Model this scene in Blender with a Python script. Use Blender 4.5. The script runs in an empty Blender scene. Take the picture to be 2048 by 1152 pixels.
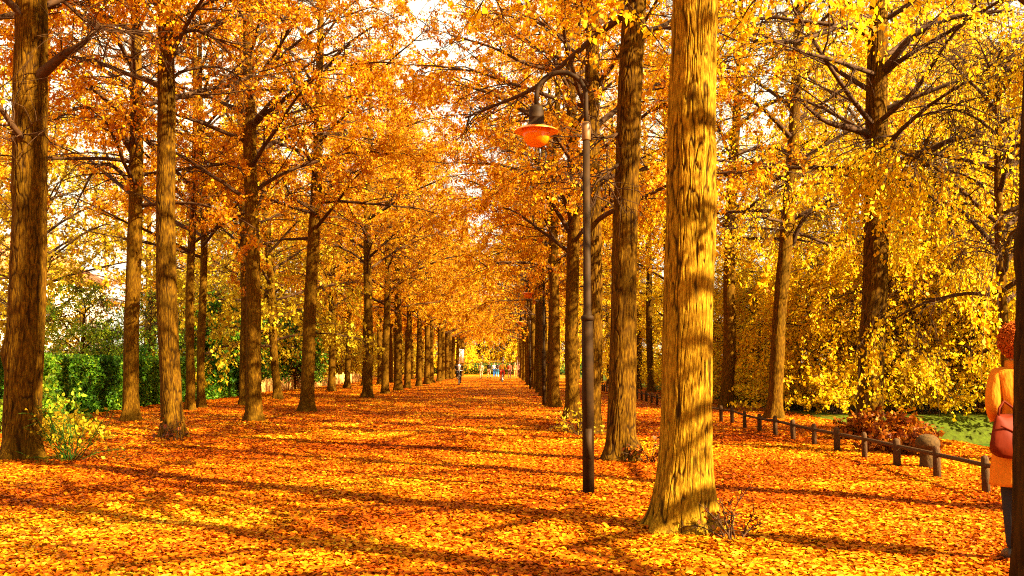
import bpy, math, random
import numpy as np
from mathutils import Vector, Matrix, Euler

# ------------------------------------------------------------------ camera, sky, sun, exposure
SC = bpy.context.scene
COL = SC.collection
FPX, CX, HZ, CAMH = 1900.0, 1024.0, 731.0, 1.4
PITCH = math.atan((HZ - 576.0) / FPX)
YAW = math.atan(9.0 / FPX)
cam_data = bpy.data.cameras.new("camera")
cam_data.sensor_width = 36.0
cam_data.lens = FPX / 2048.0 * 36.0
cam_data.clip_start = 0.05
cam_data.clip_end = 3000.0
cam = bpy.data.objects.new("camera", cam_data)
cam.location = (0, 0, CAMH)
cam.rotation_euler = (math.pi / 2 + PITCH, 0, -YAW)
COL.objects.link(cam)
SC.camera = cam

SUN_AZ = Vector((0.84, -0.543))           # horizontal direction towards the sun
SUN_EL = math.radians(34)
world = bpy.data.worlds.new("World")
SC.world = world
world.use_nodes = True
wn = world.node_tree
wn.nodes.clear()
sky = wn.nodes.new("ShaderNodeTexSky")
sky.sky_type = 'NISHITA'
sky.sun_disc = False
sky.sun_elevation = SUN_EL
sky.sun_rotation = math.atan2(SUN_AZ.x, SUN_AZ.y)
sky.dust_density = 6.0
sky.air_density = 0.7
sky.ozone_density = 0.6
bg = wn.nodes.new("ShaderNodeBackground")
bg.inputs[1].default_value = 0.055
wo = wn.nodes.new("ShaderNodeOutputWorld")
# thin bright cloud over most of the sky
ctc = wn.nodes.new("ShaderNodeTexCoord")
cnz = wn.nodes.new("ShaderNodeTexNoise"); cnz.inputs['Scale'].default_value = 3.0; cnz.inputs['Detail'].default_value = 5
crp = wn.nodes.new("ShaderNodeValToRGB")
crp.color_ramp.elements[0].position = .30; crp.color_ramp.elements[0].color = (.55, .55, .55, 1)
crp.color_ramp.elements[1].position = .55; crp.color_ramp.elements[1].color = (1, 1, 1, 1)
cmx = wn.nodes.new("ShaderNodeMix"); cmx.data_type = 'RGBA'
cmx.inputs['B'].default_value = (4.6, 4.15, 2.9, 1)
wn.links.new(ctc.outputs['Generated'], cnz.inputs['Vector'])
wn.links.new(cnz.outputs[0], crp.inputs[0])
wn.links.new(crp.outputs[0], cmx.inputs['Factor'])
wn.links.new(sky.outputs[0], cmx.inputs['A'])
wn.links.new(cmx.outputs['Result'], bg.inputs[0])
wn.links.new(bg.outputs[0], wo.inputs[0])

sl = bpy.data.lights.new("sun", 'SUN')
sl.energy = 5.0
sl.angle = math.radians(0.55)
sl.color = (1.0, 0.82, 0.47)
so = bpy.data.objects.new("sun", sl)
tosun = Vector((SUN_AZ.x * math.cos(SUN_EL), SUN_AZ.y * math.cos(SUN_EL), math.sin(SUN_EL)))
so.rotation_euler = tosun.to_track_quat('Z', 'Y').to_euler()
COL.objects.link(so)

SC.view_settings.view_transform = 'Standard'
SC.view_settings.look = 'None'
SC.view_settings.exposure = 3.0
SC.view_settings.gamma = 1.0
SC.render.engine = 'CYCLES'
SC.cycles.max_bounces = 6
SC.cycles.diffuse_bounces = 3
SC.cycles.glossy_bounces = 2
SC.cycles.transmission_bounces = 4
SC.cycles.transparent_max_bounces = 4
SC.cycles.use_denoising = False
SC.cycles.pixel_filter_type = 'BLACKMAN_HARRIS'
SC.cycles.filter_width = 1.1
SC.cycles.caustics_reflective = False
SC.cycles.caustics_refractive = False
SC.render.use_persistent_data = False

# ------------------------------------------------------------------ measuring helpers
_R = Euler((math.pi / 2 + PITCH, 0, -YAW)).to_matrix()


def ray(px, py):
    return (_R @ Vector(((px - CX), -(py - 576.0), -FPX))).normalized()


def at(px, py, z=0.0):
    d = ray(px, py)
    t = (z - CAMH) / d.z
    return Vector((d.x * t, d.y * t, z))


def atY(px, py, Y):
    d = ray(px, py)
    t = Y / d.y
    return Vector((d.x * t, Y, CAMH + d.z * t))


# ------------------------------------------------------------------ mesh helpers
def mesh_np(name, V, F, mats=None, smooth=False, rnd=None):
    """V (n,3) floats, F (m,k) ints (all faces the same k) or a list of such arrays."""
    Fs = F if isinstance(F, list) else [F]
    Fs = [np.asarray(f, dtype=np.int32) for f in Fs if len(f)]
    me = bpy.data.meshes.new(name)
    nl = sum(f.size for f in Fs)
    nf = sum(len(f) for f in Fs)
    me.vertices.add(len(V))
    me.loops.add(nl)
    me.polygons.add(nf)
    me.vertices.foreach_set("co", np.ascontiguousarray(V, dtype=np.float32).ravel())
    me.loops.foreach_set("vertex_index", np.concatenate([f.ravel() for f in Fs]))
    tot = np.concatenate([np.full(len(f), f.shape[1], dtype=np.int32) for f in Fs])
    st = np.zeros(nf, dtype=np.int32)
    st[1:] = np.cumsum(tot)[:-1]
    me.polygons.foreach_set("loop_start", st)
    try:
        me.polygons.foreach_set("loop_total", tot)
    except Exception:
        pass
    if smooth:
        me.polygons.foreach_set("use_smooth", np.ones(nf, dtype=bool))
    if rnd is not None:
        a = me.attributes.new("rnd", 'FLOAT', 'POINT')
        a.data.foreach_set("value", np.ascontiguousarray(rnd, dtype=np.float32))
    me.update(calc_edges=True)
    if mats is not None:
        me.materials.append(mats)
    return me


def link(name, me, parent=None, loc=None):
    o = bpy.data.objects.new(name, me)
    COL.objects.link(o)
    if parent is not None:
        o.parent = parent
    if loc is not None:
        o.location = loc
    return o


def tag(o, label=None, cat=None, group=None, kind=None):
    if label: o["label"] = label
    if cat: o["category"] = cat
    if group: o["group"] = group
    if kind: o["kind"] = kind
    return o


def empty(name, loc=(0, 0, 0), label=None, cat=None, group=None, rz=0.0):
    o = bpy.data.objects.new(name, None)
    o.empty_display_size = 0.2
    COL.objects.link(o)
    o.location = loc
    o.rotation_euler = (0, 0, rz)
    return tag(o, label, cat, group)


class MB:
    """collects shapes into one mesh"""
    def __init__(s):
        s.V = []; s.F = {}; s.n = 0

    def add(s, V, F):
        V = np.asarray(V, dtype=float).reshape(-1, 3)
        for f in F:
            s.F.setdefault(len(f), []).append([i + s.n for i in f])
        s.V.append(V); s.n += len(V)

    def box(s, c, d, rot=None):
        x, y, z = d[0] / 2, d[1] / 2, d[2] / 2
        P = np.array([(-x, -y, -z), (x, -y, -z), (x, y, -z), (-x, y, -z), (-x, -y, z), (x, -y, z), (x, y, z), (-x, y, z)])
        if rot is not None:
            P = P @ np.array(rot).T
        s.add(P + np.array(c), [(0, 3, 2, 1), (4, 5, 6, 7), (0, 1, 5, 4), (1, 2, 6, 5), (2, 3, 7, 6), (3, 0, 4, 7)])

    def tube(s, pts, rad, n=10, cap=True, squash=None):
        pts = [Vector(p) for p in pts]
        if not hasattr(rad, '__len__'): rad = [rad] * len(pts)
        V = []; F = []
        prev = None
        for i, p in enumerate(pts):
            a = pts[max(i - 1, 0)]; b = pts[min(i + 1, len(pts) - 1)]
            t = (b - a).normalized()
            if prev is None:
                up = Vector((0, 0, 1)) if abs(t.z) < 0.9 else Vector((1, 0, 0))
                u = t.cross(up).normalized()
            else:
                u = (prev - t * prev.dot(t)).normalized()
            prev = u
            w = t.cross(u)
            for k in range(n):
                an = 2 * math.pi * k / n
                q = p + (u * math.cos(an) + w * math.sin(an)) * rad[i]
                V.append(q[:])
        for i in range(len(pts) - 1):
            for k in range(n):
                F.append((i * n + k, i * n + (k + 1) % n, (i + 1) * n + (k + 1) % n, (i + 1) * n + k))
        if cap:
            F.append(tuple(reversed(range(n))))
            F.append(tuple(range((len(pts) - 1) * n, len(pts) * n)))
        s.add(V, F)

    def lathe(s, prof, n=24, c=(0, 0, 0), sx=1.0, sy=1.0):
        V = []; F = []
        for r, z in prof:
            for k in range(n):
                a = 2 * math.pi * k / n
                V.append((c[0] + r * sx * math.cos(a), c[1] + r * sy * math.sin(a), c[2] + z))
        m = len(prof)
        for i in range(m - 1):
            for k in range(n):
                F.append((i * n + k, i * n + (k + 1) % n, (i + 1) * n + (k + 1) % n, (i + 1) * n + k))
        F.append(tuple(reversed(range(n))))
        F.append(tuple(range((m - 1) * n, m * n)))
        s.add(V, F)

    def ball(s, c, r, n=12, m=8):
        rr = r if hasattr(r, '__len__') else (r, r, r)
        prof = [(max(0.001, math.sin(math.pi * i / m)), -math.cos(math.pi * i / m)) for i in range(m + 1)]
        V = []; F = []
        for a, z in prof:
            for k in range(n):
                t = 2 * math.pi * k / n
                V.append((c[0] + rr[0] * a * math.cos(t), c[1] + rr[1] * a * math.sin(t), c[2] + rr[2] * z))
        for i in range(m):
            for k in range(n):
                F.append((i * n + k, i * n + (k + 1) % n, (i + 1) * n + (k + 1) % n, (i + 1) * n + k))
        s.add(V, F)

    def build(s, name, mat, parent=None, smooth=True, loc=None):
        V = np.concatenate(s.V)
        me = mesh_np(name, V, [np.array(f) for f in s.F.values()], mat, smooth)
        return link(name, me, parent, loc)


def tubes_np(P, R, sides):
    """P (N,K,3) polylines, R (N,K) radii -> verts, quads (vectorised)"""
    N, K, _ = P.shape
    T = np.empty_like(P)
    T[:, 1:-1] = P[:, 2:] - P[:, :-2]
    T[:, 0] = P[:, 1] - P[:, 0]
    T[:, -1] = P[:, -1] - P[:, -2]
    T /= np.linalg.norm(T, axis=2, keepdims=True) + 1e-9
    up = np.where(np.abs(T[:, :, 2:3]) < 0.92, np.array([0, 0, 1.0]), np.array([1.0, 0, 0]))
    U = np.cross(T, up); U /= np.linalg.norm(U, axis=2, keepdims=True) + 1e-9
    W = np.cross(T, U)
    a = np.arange(sides) * 2 * math.pi / sides
    V = P[:, :, None, :] + R[:, :, None, None] * (U[:, :, None, :] * np.cos(a)[None, None, :, None] + W[:, :, None, :] * np.sin(a)[None, None, :, None])
    idx = np.arange(N * K * sides).reshape(N, K, sides)
    A = idx[:, :-1]; B = idx[:, 1:]
    F = np.stack([A, np.roll(A, -1, 2), np.roll(B, -1, 2), B], axis=-1).reshape(-1, 4)
    return V.reshape(-1, 3), F


# ------------------------------------------------------------------ noise on arrays
def _hash(ix, iy, seed):
    h = (ix.astype(np.int64) * 374761393 + iy.astype(np.int64) * 668265263 + seed * 1442695041) & 0xffffffff
    h = ((h ^ (h >> 13)) * 1274126177) & 0xffffffff
    return ((h ^ (h >> 16)) & 0xffff) / 65535.0


def vnoise(x, y, seed=0, perx=None):
    x0 = np.floor(x); y0 = np.floor(y)
    fx = x - x0; fy = y - y0
    fx = fx * fx * (3 - 2 * fx); fy = fy * fy * (3 - 2 * fy)
    xa = x0; xb = x0 + 1
    if perx:
        xa = np.mod(xa, perx); xb = np.mod(xb, perx)
    a = _hash(xa, y0, seed); b = _hash(xb, y0, seed)
    c = _hash(xa, y0 + 1, seed); d = _hash(xb, y0 + 1, seed)
    return (a * (1 - fx) + b * fx) * (1 - fy) + (c * (1 - fx) + d * fx) * fy - 0.5


# ------------------------------------------------------------------ materials
def new_mat(name):
    m = bpy.data.materials.new(name)
    m.use_nodes = True
    nt = m.node_tree
    nt.nodes.clear()
    out = nt.nodes.new("ShaderNodeOutputMaterial")
    return m, nt, out


def ramp(nt, stops, interp='LINEAR'):
    r = nt.nodes.new("ShaderNodeValToRGB")
    r.color_ramp.interpolation = interp
    el = r.color_ramp.elements
    while len(el) < len(stops): el.new(0.5)
    for e, (p, c) in zip(el, stops):
        e.position = p
        e.color = (c[0], c[1], c[2], 1)
    return r


def noise(nt, scale, detail=3, coord=None, vec_scale=None, rough=0.55):
    n = nt.nodes.new("ShaderNodeTexNoise")
    n.inputs['Scale'].default_value = scale
    n.inputs['Detail'].default_value = detail
    n.inputs['Roughness'].default_value = rough
    tc = nt.nodes.new("ShaderNodeTexCoord")
    src = tc.outputs[coord or 'Object']
    if vec_scale:
        mp = nt.nodes.new("ShaderNodeMapping")
        mp.inputs['Scale'].default_value = vec_scale
        nt.links.new(src, mp.inputs[0]); src = mp.outputs[0]
    nt.links.new(src, n.inputs['Vector'])
    return n


def simple_mat(name, col, rough=0.6, var=0.25, scale=12.0, metallic=0.0, bump=0.0, spec=0.4, vs=None):
    m, nt, out = new_mat(name)
    p = nt.nodes.new("ShaderNodeBsdfPrincipled")
    n = noise(nt, scale, 4, vec_scale=vs)
    c = np.array(col)
    r = ramp(nt, [(0.25, c * (1 - var)), (0.75, np.minimum(c * (1 + var), 1.0))])
    nt.links.new(n.outputs[0], r.inputs[0])
    nt.links.new(r.outputs[0], p.inputs['Base Color'])
    p.inputs['Roughness'].default_value = rough
    p.inputs['Metallic'].default_value = metallic
    p.inputs['Specular IOR Level'].default_value = spec
    if bump:
        b = nt.nodes.new("ShaderNodeBump")
        b.inputs['Strength'].default_value = bump
        b.inputs['Distance'].default_value = 0.02
        nt.links.new(n.outputs[0], b.inputs['Height'])
        nt.links.new(b.outputs[0], p.inputs['Normal'])
    nt.links.new(p.outputs[0], out.inputs[0])
    return m


def leaf_mat(name, stops, transl=0.5, spec=0.12, tstops=None):
    m, nt, out = new_mat(name)
    at_ = nt.nodes.new("ShaderNodeAttribute"); at_.attribute_name = "rnd"
    oi = nt.nodes.new("ShaderNodeObjectInfo")
    ma = nt.nodes.new("ShaderNodeMath"); ma.operation = 'MULTIPLY_ADD'
    nt.links.new(oi.outputs['Random'], ma.inputs[0]); ma.inputs[1].default_value = 0.16
    nt.links.new(at_.outputs['Fac'], ma.inputs[2])
    r = ramp(nt, stops)
    nt.links.new(ma.outputs[0], r.inputs[0])
    p = nt.nodes.new("ShaderNodeBsdfPrincipled")
    nt.links.new(r.outputs[0], p.inputs['Base Color'])
    p.inputs['Roughness'].default_value = 0.5
    p.inputs['Specular IOR Level'].default_value = spec
    t = nt.nodes.new("ShaderNodeBsdfTranslucent")
    nt.links.new(r.outputs[0], t.inputs[0])
    mx = nt.nodes.new("ShaderNodeMixShader")
    mx.inputs[0].default_value = transl
    nt.links.new(p.outputs[0], mx.inputs[1]); nt.links.new(t.outputs[0], mx.inputs[2])
    nt.links.new(mx.outputs[0], out.inputs[0])
    return m


M = {}
# crown leaves (gold, orange, yellow-green); last stops are reached by the per-tree offset
M['leaf_orange'] = leaf_mat("leaf_orange", [(0.0, (.28, .070, .001)), (0.25, (.50, .165, .002)), (0.6, (.62, .275, .003)), (0.9, (.72, .42, .005)), (1.0, (.8, .54, .02))])
M['leaf_gold'] = leaf_mat("leaf_gold", [(0.0, (.40, .15, .002)), (0.22, (.60, .30, .003)), (0.6, (.72, .455, .004)), (0.95, (.80, .58, .010)), (1.0, (.85, .66, .03))])
M['leaf_olive'] = leaf_mat("leaf_olive", [(0.0, (.14, .09, .003)), (0.3, (.34, .19, .005)), (0.6, (.52, .36, .010)), (1.0, (.70, .52, .02))])
M['leaf_green'] = leaf_mat("leaf_green", [(0.0, (.010, .035, .002)), (0.4, (.030, .10, .004)), (0.75, (.09, .20, .007)), (1.0, (.26, .33, .012))], transl=0.3)
M['leaf_conifer'] = leaf_mat("leaf_conifer", [(0.0, (.03, .09, .006)), (0.4, (.13, .25, .010)), (0.8, (.34, .42, .015)), (1.0, (.60, .55, .03))], transl=0.25)
M['leaf_russet'] = leaf_mat("leaf_russet", [(0.0, (.04, .006, .001)), (0.4, (.14, .022, .001)), (0.8, (.30, .075, .002)), (1.0, (.50, .20, .005))], transl=0.25)
GSTOPS = [(0.0, (.16, .019, .0006)), (0.25, (.31, .052, .001)), (0.55, (.41, .098, .0015)), (0.80, (.50, .185, .002)), (0.94, (.57, .30, .005)), (1.0, (.68, .43, .02))]
M['litter'] = leaf_mat("litter_leaf", GSTOPS, transl=0.12, spec=0.05)


def bark_material(name, dark, mid, light, fs=1.0, moss=None):
    m, nt, out = new_mat(name)
    p = nt.nodes.new("ShaderNodeBsdfPrincipled")
    p.inputs['Roughness'].default_value = 0.9
    p.inputs['Specular IOR Level'].default_value = 0.04
    fine = noise(nt, 1.0, 5, vec_scale=(42 * fs, 42 * fs, 9 * fs), rough=0.6)
    big = noise(nt, 1.3, 3, vec_scale=(1.5, 1.5, 1.0))
    r = ramp(nt, [(0.14, dark), (0.46, mid), (0.84, light)])
    nt.links.new(fine.outputs[0], r.inputs[0])
    mix = nt.nodes.new("ShaderNodeMix"); mix.data_type = 'RGBA'; mix.blend_type = 'MIX'
    rb = ramp(nt, [(0.52, (0, 0, 0)), (0.72, (0.7, 0.7, 0.7))])
    nt.links.new(big.outputs[0], rb.inputs[0])
    nt.links.new(rb.outputs[0], mix.inputs['Factor'])
    nt.links.new(r.outputs[0], mix.inputs['A'])
    mo = moss or (mid[0] * .8, mid[1] * 1.05, mid[2])
    mix.inputs['B'].default_value = (mo[0], mo[1], mo[2], 1)
    nt.links.new(mix.outputs['Result'], p.inputs['Base Color'])
    gv = nt.nodes.new("ShaderNodeAttribute"); gv.attribute_name = "rnd"
    mg = nt.nodes.new("ShaderNodeMix"); mg.data_type = 'RGBA'
    nt.links.new(gv.outputs['Fac'], mg.inputs['Factor'])
    nt.links.new(mix.outputs['Result'], mg.inputs['A']); mg.inputs['B'].default_value = (.014, .005, .0008, 1)
    nt.links.new(mg.outputs['Result'], p.inputs['Base Color'])
    b = nt.nodes.new("ShaderNodeBump")
    b.inputs['Strength'].default_value = 0.9
    b.inputs['Distance'].default_value = 0.012
    nt.links.new(fine.outputs[0], b.inputs['Height'])
    nt.links.new(b.outputs[0], p.inputs['Normal'])
    nt.links.new(p.outputs[0], out.inputs[0])
    return m


M['bark'] = bark_material("bark", (.008, .0028, .0002), (.056, .022, .0007), (.20, .095, .003))  # tone lowered for the trunks in shade, shade put into the colour
M['bark_sunlit'] = bark_material("bark_sunlit", (.010, .004, .0003), (.165, .073, .002), (.50, .28, .014), 1.6)  # paler copy of bark with sunlight put into its colour
M['bark_shaded'] = bark_material("bark_shaded", (.004, .0015, .0002), (.018, .007, .0006), (.05, .02, .0015))  # darkest copy of bark, shade of the right-edge trunk put into its colour
M['twig'] = simple_mat("twig_bark", (.045, .017, .003), 0.85, 0.4, 20, bump=0.3, spec=0.2)
M['iron'] = simple_mat("lamp_iron", (.022, .0085, .0007), 0.7, 0.45, 9, bump=0.2, spec=0.12)
M['iron_collar'] = simple_mat("lamp_collar_iron", (.12, .05, .005), 0.5, 0.2, 9, spec=0.45)
M['shade_enamel'] = simple_mat("lamp_enamel", (.70, .22, .015), 0.35, 0.1, 5, spec=0.6)
M['post_wood'] = simple_mat("fence_wood", (.05, .02, .003), 0.85, 0.45, 18, bump=0.6, spec=0.2, vs=(3, 3, 1))
M['pale_wood'] = simple_mat("pale_fence_wood", (.62, .36, .09), 0.8, 0.25, 14, bump=0.4, spec=0.2, vs=(4, 4, .6))
M['stone'] = simple_mat("bollard_stone", (.055, .026, .004), 0.9, 0.4, 25, bump=0.7, spec=0.2)
M['kerb'] = simple_mat("kerb_stone", (.62, .62, .5), 0.8, 0.2, 6, bump=0.2)
M['plaster'] = simple_mat("white_plaster", (.80, .76, .68), 0.85, 0.06, 3, bump=0.1)
M['roof'] = simple_mat("roof_tile", (.38, .14, .05), 0.8, 0.3, 6, bump=0.3)
M['glass'] = simple_mat("window_glass", (.08, .10, .11), 0.08, 0.2, 1, spec=0.9)
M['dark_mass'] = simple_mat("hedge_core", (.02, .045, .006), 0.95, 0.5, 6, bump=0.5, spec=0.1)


# ------------------------------------------------------------------ ground
def gz(x, y):
    x = np.asarray(x, dtype=float); y = np.asarray(y, dtype=float)
    z = 0.05 * vnoise(x * .35 + 40, y * .35 + 7, 3) + 0.05 * vnoise(x * 1.1, y * 1.1, 5)
    z = z * np.clip((np.abs(x - 1.0) + np.abs(y) * .2) / 4.0, 0.3, 1.0)
    # the bank that falls to the pond on the right
    bx = np.clip((x - 8.0) / 2.4, 0, 1); bx = bx * bx * (3 - 2 * bx)
    by = np.clip((26.6 - y) / 1.2, 0, 1); by = by * by * (3 - 2 * by)
    fx = np.clip((46 - x) / 3.0, 0, 1)
    fy = np.clip((y + 40) / 3.0, 0, 1)
    z = z - 1.25 * bx * by * fx * fy
    # low bank under the outer left row
    z = z + 0.10 * np.clip((-x - 7.0) / 3.0, 0, 1)
    return z


def axis_coords(lo, hi, dense_lo, dense_hi, fine, grow=1.18):
    a = list(np.arange(dense_lo, dense_hi, fine))
    s = fine; v = a[-1]
    while v < hi:
        s *= grow; v += s; a.append(v)
    s = fine; v = a[0]; left = []
    while v > lo:
        s *= grow; v -= s; left.append(v)
    return np.array(left[::-1] + a)


def ground_material():
    m, nt, out = new_mat("leaf_covered_ground")
    p = nt.nodes.new("ShaderNodeBsdfPrincipled")
    p.inputs['Roughness'].default_value = 0.8
    p.inputs['Specular IOR Level'].default_value = 0.05
    geo = nt.nodes.new("ShaderNodeNewGeometry")
    vor = nt.nodes.new("ShaderNodeTexVoronoi")
    vor.inputs['Scale'].default_value = 13.0
    nz = nt.nodes.new("ShaderNodeTexNoise"); nz.inputs['Scale'].default_value = 9.0; nz.inputs['Detail'].default_value = 2
    nt.links.new(geo.outputs['Position'], nz.inputs['Vector'])
    add = nt.nodes.new("ShaderNodeMix"); add.data_type = 'RGBA'; add.inputs['Factor'].default_value = 0.12
    nt.links.new(geo.outputs['Position'], add.inputs['A']); nt.links.new(nz.outputs['Color'], add.inputs['B'])
    nt.links.new(add.outputs['Result'], vor.inputs['Vector'])
    sep = nt.nodes.new("ShaderNodeSeparateColor")
    nt.links.new(vor.outputs['Color'], sep.inputs[0])
    r = ramp(nt, GSTOPS)
    nt.links.new(sep.outputs[0], r.inputs[0])
    # moss and grass on the bank beyond the fence
    pos = nt.nodes.new("ShaderNodeSeparateXYZ"); nt.links.new(geo.outputs['Position'], pos.inputs[0])
    n2 = nt.nodes.new("ShaderNodeTexNoise"); n2.inputs['Scale'].default_value = 1.6; n2.inputs['Detail'].default_value = 5
    nt.links.new(geo.outputs['Position'], n2.inputs['Vector'])
    md = nt.nodes.new("ShaderNodeMath"); md.operation = 'MULTIPLY_ADD'
    nt.links.new(n2.outputs[0], md.inputs[0]); md.inputs[1].default_value = 7.0
    nt.links.new(pos.outputs[0], md.inputs[2])
    mr = nt.nodes.new("ShaderNodeMapRange"); mr.inputs[1].default_value = 9.6; mr.inputs[2].default_value = 12.2
    nt.links.new(md.outputs[0], mr.inputs[0])
    mix = nt.nodes.new("ShaderNodeMix"); mix.data_type = 'RGBA'
    nt.links.new(mr.outputs[0], mix.inputs['Factor'])
    nt.links.new(r.outputs[0], mix.inputs['A'])
    gr = ramp(nt, [(0.3, (.03, .034, .002)), (0.7, (.055, .075, .003))])
    nt.links.new(nz.outputs[0], gr.inputs[0])
    nt.links.new(gr.outputs[0], mix.inputs['B'])
    nt.links.new(mix.outputs['Result'], p.inputs['Base Color'])
    b = nt.nodes.new("ShaderNodeBump"); b.inputs['Strength'].default_value = 1.0; b.inputs['Distance'].default_value = 0.05
    nt.links.new(sep.outputs[1], b.inputs['Height'])
    nt.links.new(b.outputs[0], p.inputs['Normal'])
    nt.links.new(p.outputs[0], out.inputs[0])
    return m


gx = axis_coords(-900, 900, -14, 14, 0.25)
gy = axis_coords(-500, 1500, -2, 40, 0.3)
GX, GY = np.meshgrid(gx, gy)
GZ = gz(GX, GY)
GV = np.stack([GX, GY, GZ], -1).reshape(-1, 3)
gi = np.arange(GX.size).reshape(GX.shape)
GF = np.stack([gi[:-1, :-1], gi[:-1, 1:], gi[1:, 1:], gi[1:, :-1]], -1).reshape(-1, 4)
tag(link("ground", mesh_np("ground", GV, GF, ground_material(), True)), kind='structure')

# pond
m, nt, out = new_mat("pond_water")
p = nt.nodes.new("ShaderNodeBsdfPrincipled")
wnz = noise(nt, 2.2, 4)
wr = ramp(nt, [(0.35, (.006, .030, .003)), (0.62, (.016, .065, .005)), (0.75, (.05, .10, .008))])
nt.links.new(wnz.outputs[0], wr.inputs[0]); nt.links.new(wr.outputs[0], p.inputs['Base Color'])
p.inputs['Roughness'].default_value = 0.22
wb = nt.nodes.new("ShaderNodeBump"); wb.inputs['Strength'].default_value = 0.08; wb.inputs['Distance'].default_value = 0.05
nt.links.new(wnz.outputs[0], wb.inputs['Height']); nt.links.new(wb.outputs[0], p.inputs['Normal'])
nt.links.new(p.outputs[0], out.inputs[0])
b = MB()
b.add([(8.6, -38.5, -.72), (45, -38.5, -.72), (45, 26.4, -.72), (8.6, 26.4, -.72)], [(0, 1, 2, 3)])
tag(b.build("pond_water", m, smooth=False), kind='structure')
b = MB()
b.box((27, 26.25, -.62), (35.0, 0.22, 0.30))
tag(b.build("pond_kerb", M['kerb'], smooth=False), 'pale stone kerb along the far edge of the green pond', 'kerb', kind='structure')


# ------------------------------------------------------------------ leaves
def leaf_quads(base, direc, nrm, L, W, fold):
    """kite-shaped folded leaves; returns V (4n,3) F (n,4)"""
    d = direc / (np.linalg.norm(direc, axis=1, keepdims=True) + 1e-9)
    s = np.cross(d, nrm); s /= np.linalg.norm(s, axis=1, keepdims=True) + 1e-9
    n = np.cross(s, d)
    L = L[:, None]; W = W[:, None]
    a = base
    t = base + d * L
    l = base + d * L * .42 + s * W * .5 + n * fold[:, None]
    r = base + d * L * .42 - s * W * .5 + n * fold[:, None]
    V = np.stack([a, l, t, r], 1).reshape(-1, 3)
    F = np.arange(len(V)).reshape(-1, 4)
    return V, F


def leaf_broad(base, direc, nrm, L, W, fold):
    """six-cornered leaves of two folded halves; V (6n,3) F (2n,4)"""
    d = direc / (np.linalg.norm(direc, axis=1, keepdims=True) + 1e-9)
    s = np.cross(d, nrm); s /= np.linalg.norm(s, axis=1, keepdims=True) + 1e-9
    n = np.cross(s, d)
    L = L[:, None]; W = W[:, None]; f = fold[:, None]
    P = [base, base + d * L * .22 + s * W * .42 + n * f, base + d * L * .62 + s * W * .40 + n * f,
         base + d * L - n * f * .7, base + d * L * .62 - s * W * .40 + n * f, base + d * L * .22 - s * W * .42 + n * f]
    V = np.stack(P, 1).reshape(-1, 3)
    i = np.arange(len(base))[:, None] * 6
    F = np.concatenate([i + np.array([[0, 1, 2, 3]]), i + np.array([[0, 3, 4, 5]])], 0)
    return V, F


def scatter_litter(n, sample, size, seed, name, label, lift=0.0):
    g = np.random.default_rng(seed)
    x, y = sample(g, n)
    z = gz(x, y) + g.uniform(0.004, 0.030, len(x)) + lift
    m_ = len(x)
    az = g.uniform(0, 2 * math.pi, m_)
    d = np.stack([np.cos(az), np.sin(az), g.normal(0, .2, m_)], 1)
    nr = np.stack([g.normal(0, .22, m_), g.normal(0, .22, m_), np.ones(m_)], 1)
    L = size * g.uniform(.6, 1.35, m_)
    V, F = leaf_broad(np.stack([x, y, z], 1) - d * L[:, None] * .5, d, nr, L, L * g.uniform(.65, .95, m_), L * g.uniform(-.08, .22, m_))
    rn = g.beta(2.2, 2.2, m_) * .85 + 0.25 * (g.random(m_) > .94)
    # drifts: patches of paler and redder leaves
    rn = np.clip(rn + .55 * vnoise(x * .8, y * .8, 11) + .25 * vnoise(x * .25, y * .25, 13), 0, 1)
    me = mesh_np(name, V, F, M['litter'], False, np.repeat(rn, 6))
    tag(link(name, me), label, 'leaves', kind='stuff')


def samp_near(g, n):
    y = 3.2 + 14.0 * g.random(n) ** 1.25
    x = (g.random(n) - .5) * 2 * (y * .58 + .8)
    k = x < 8.4
    return x[k], y[k]


def samp_mid(g, n):
    y = 16.0 + 84 * g.random(n) ** 2.2
    x = -13 + g.random(n) * 21.5
    return x, y


scatter_litter(330000, samp_near, .049, 1, 'fallen_leaves', 'thick carpet of fallen red orange and yellow leaves over the near path')
scatter_litter(300000, samp_mid, .064, 2, 'fallen_leaves', 'fallen orange leaves covering the avenue farther back')


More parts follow.
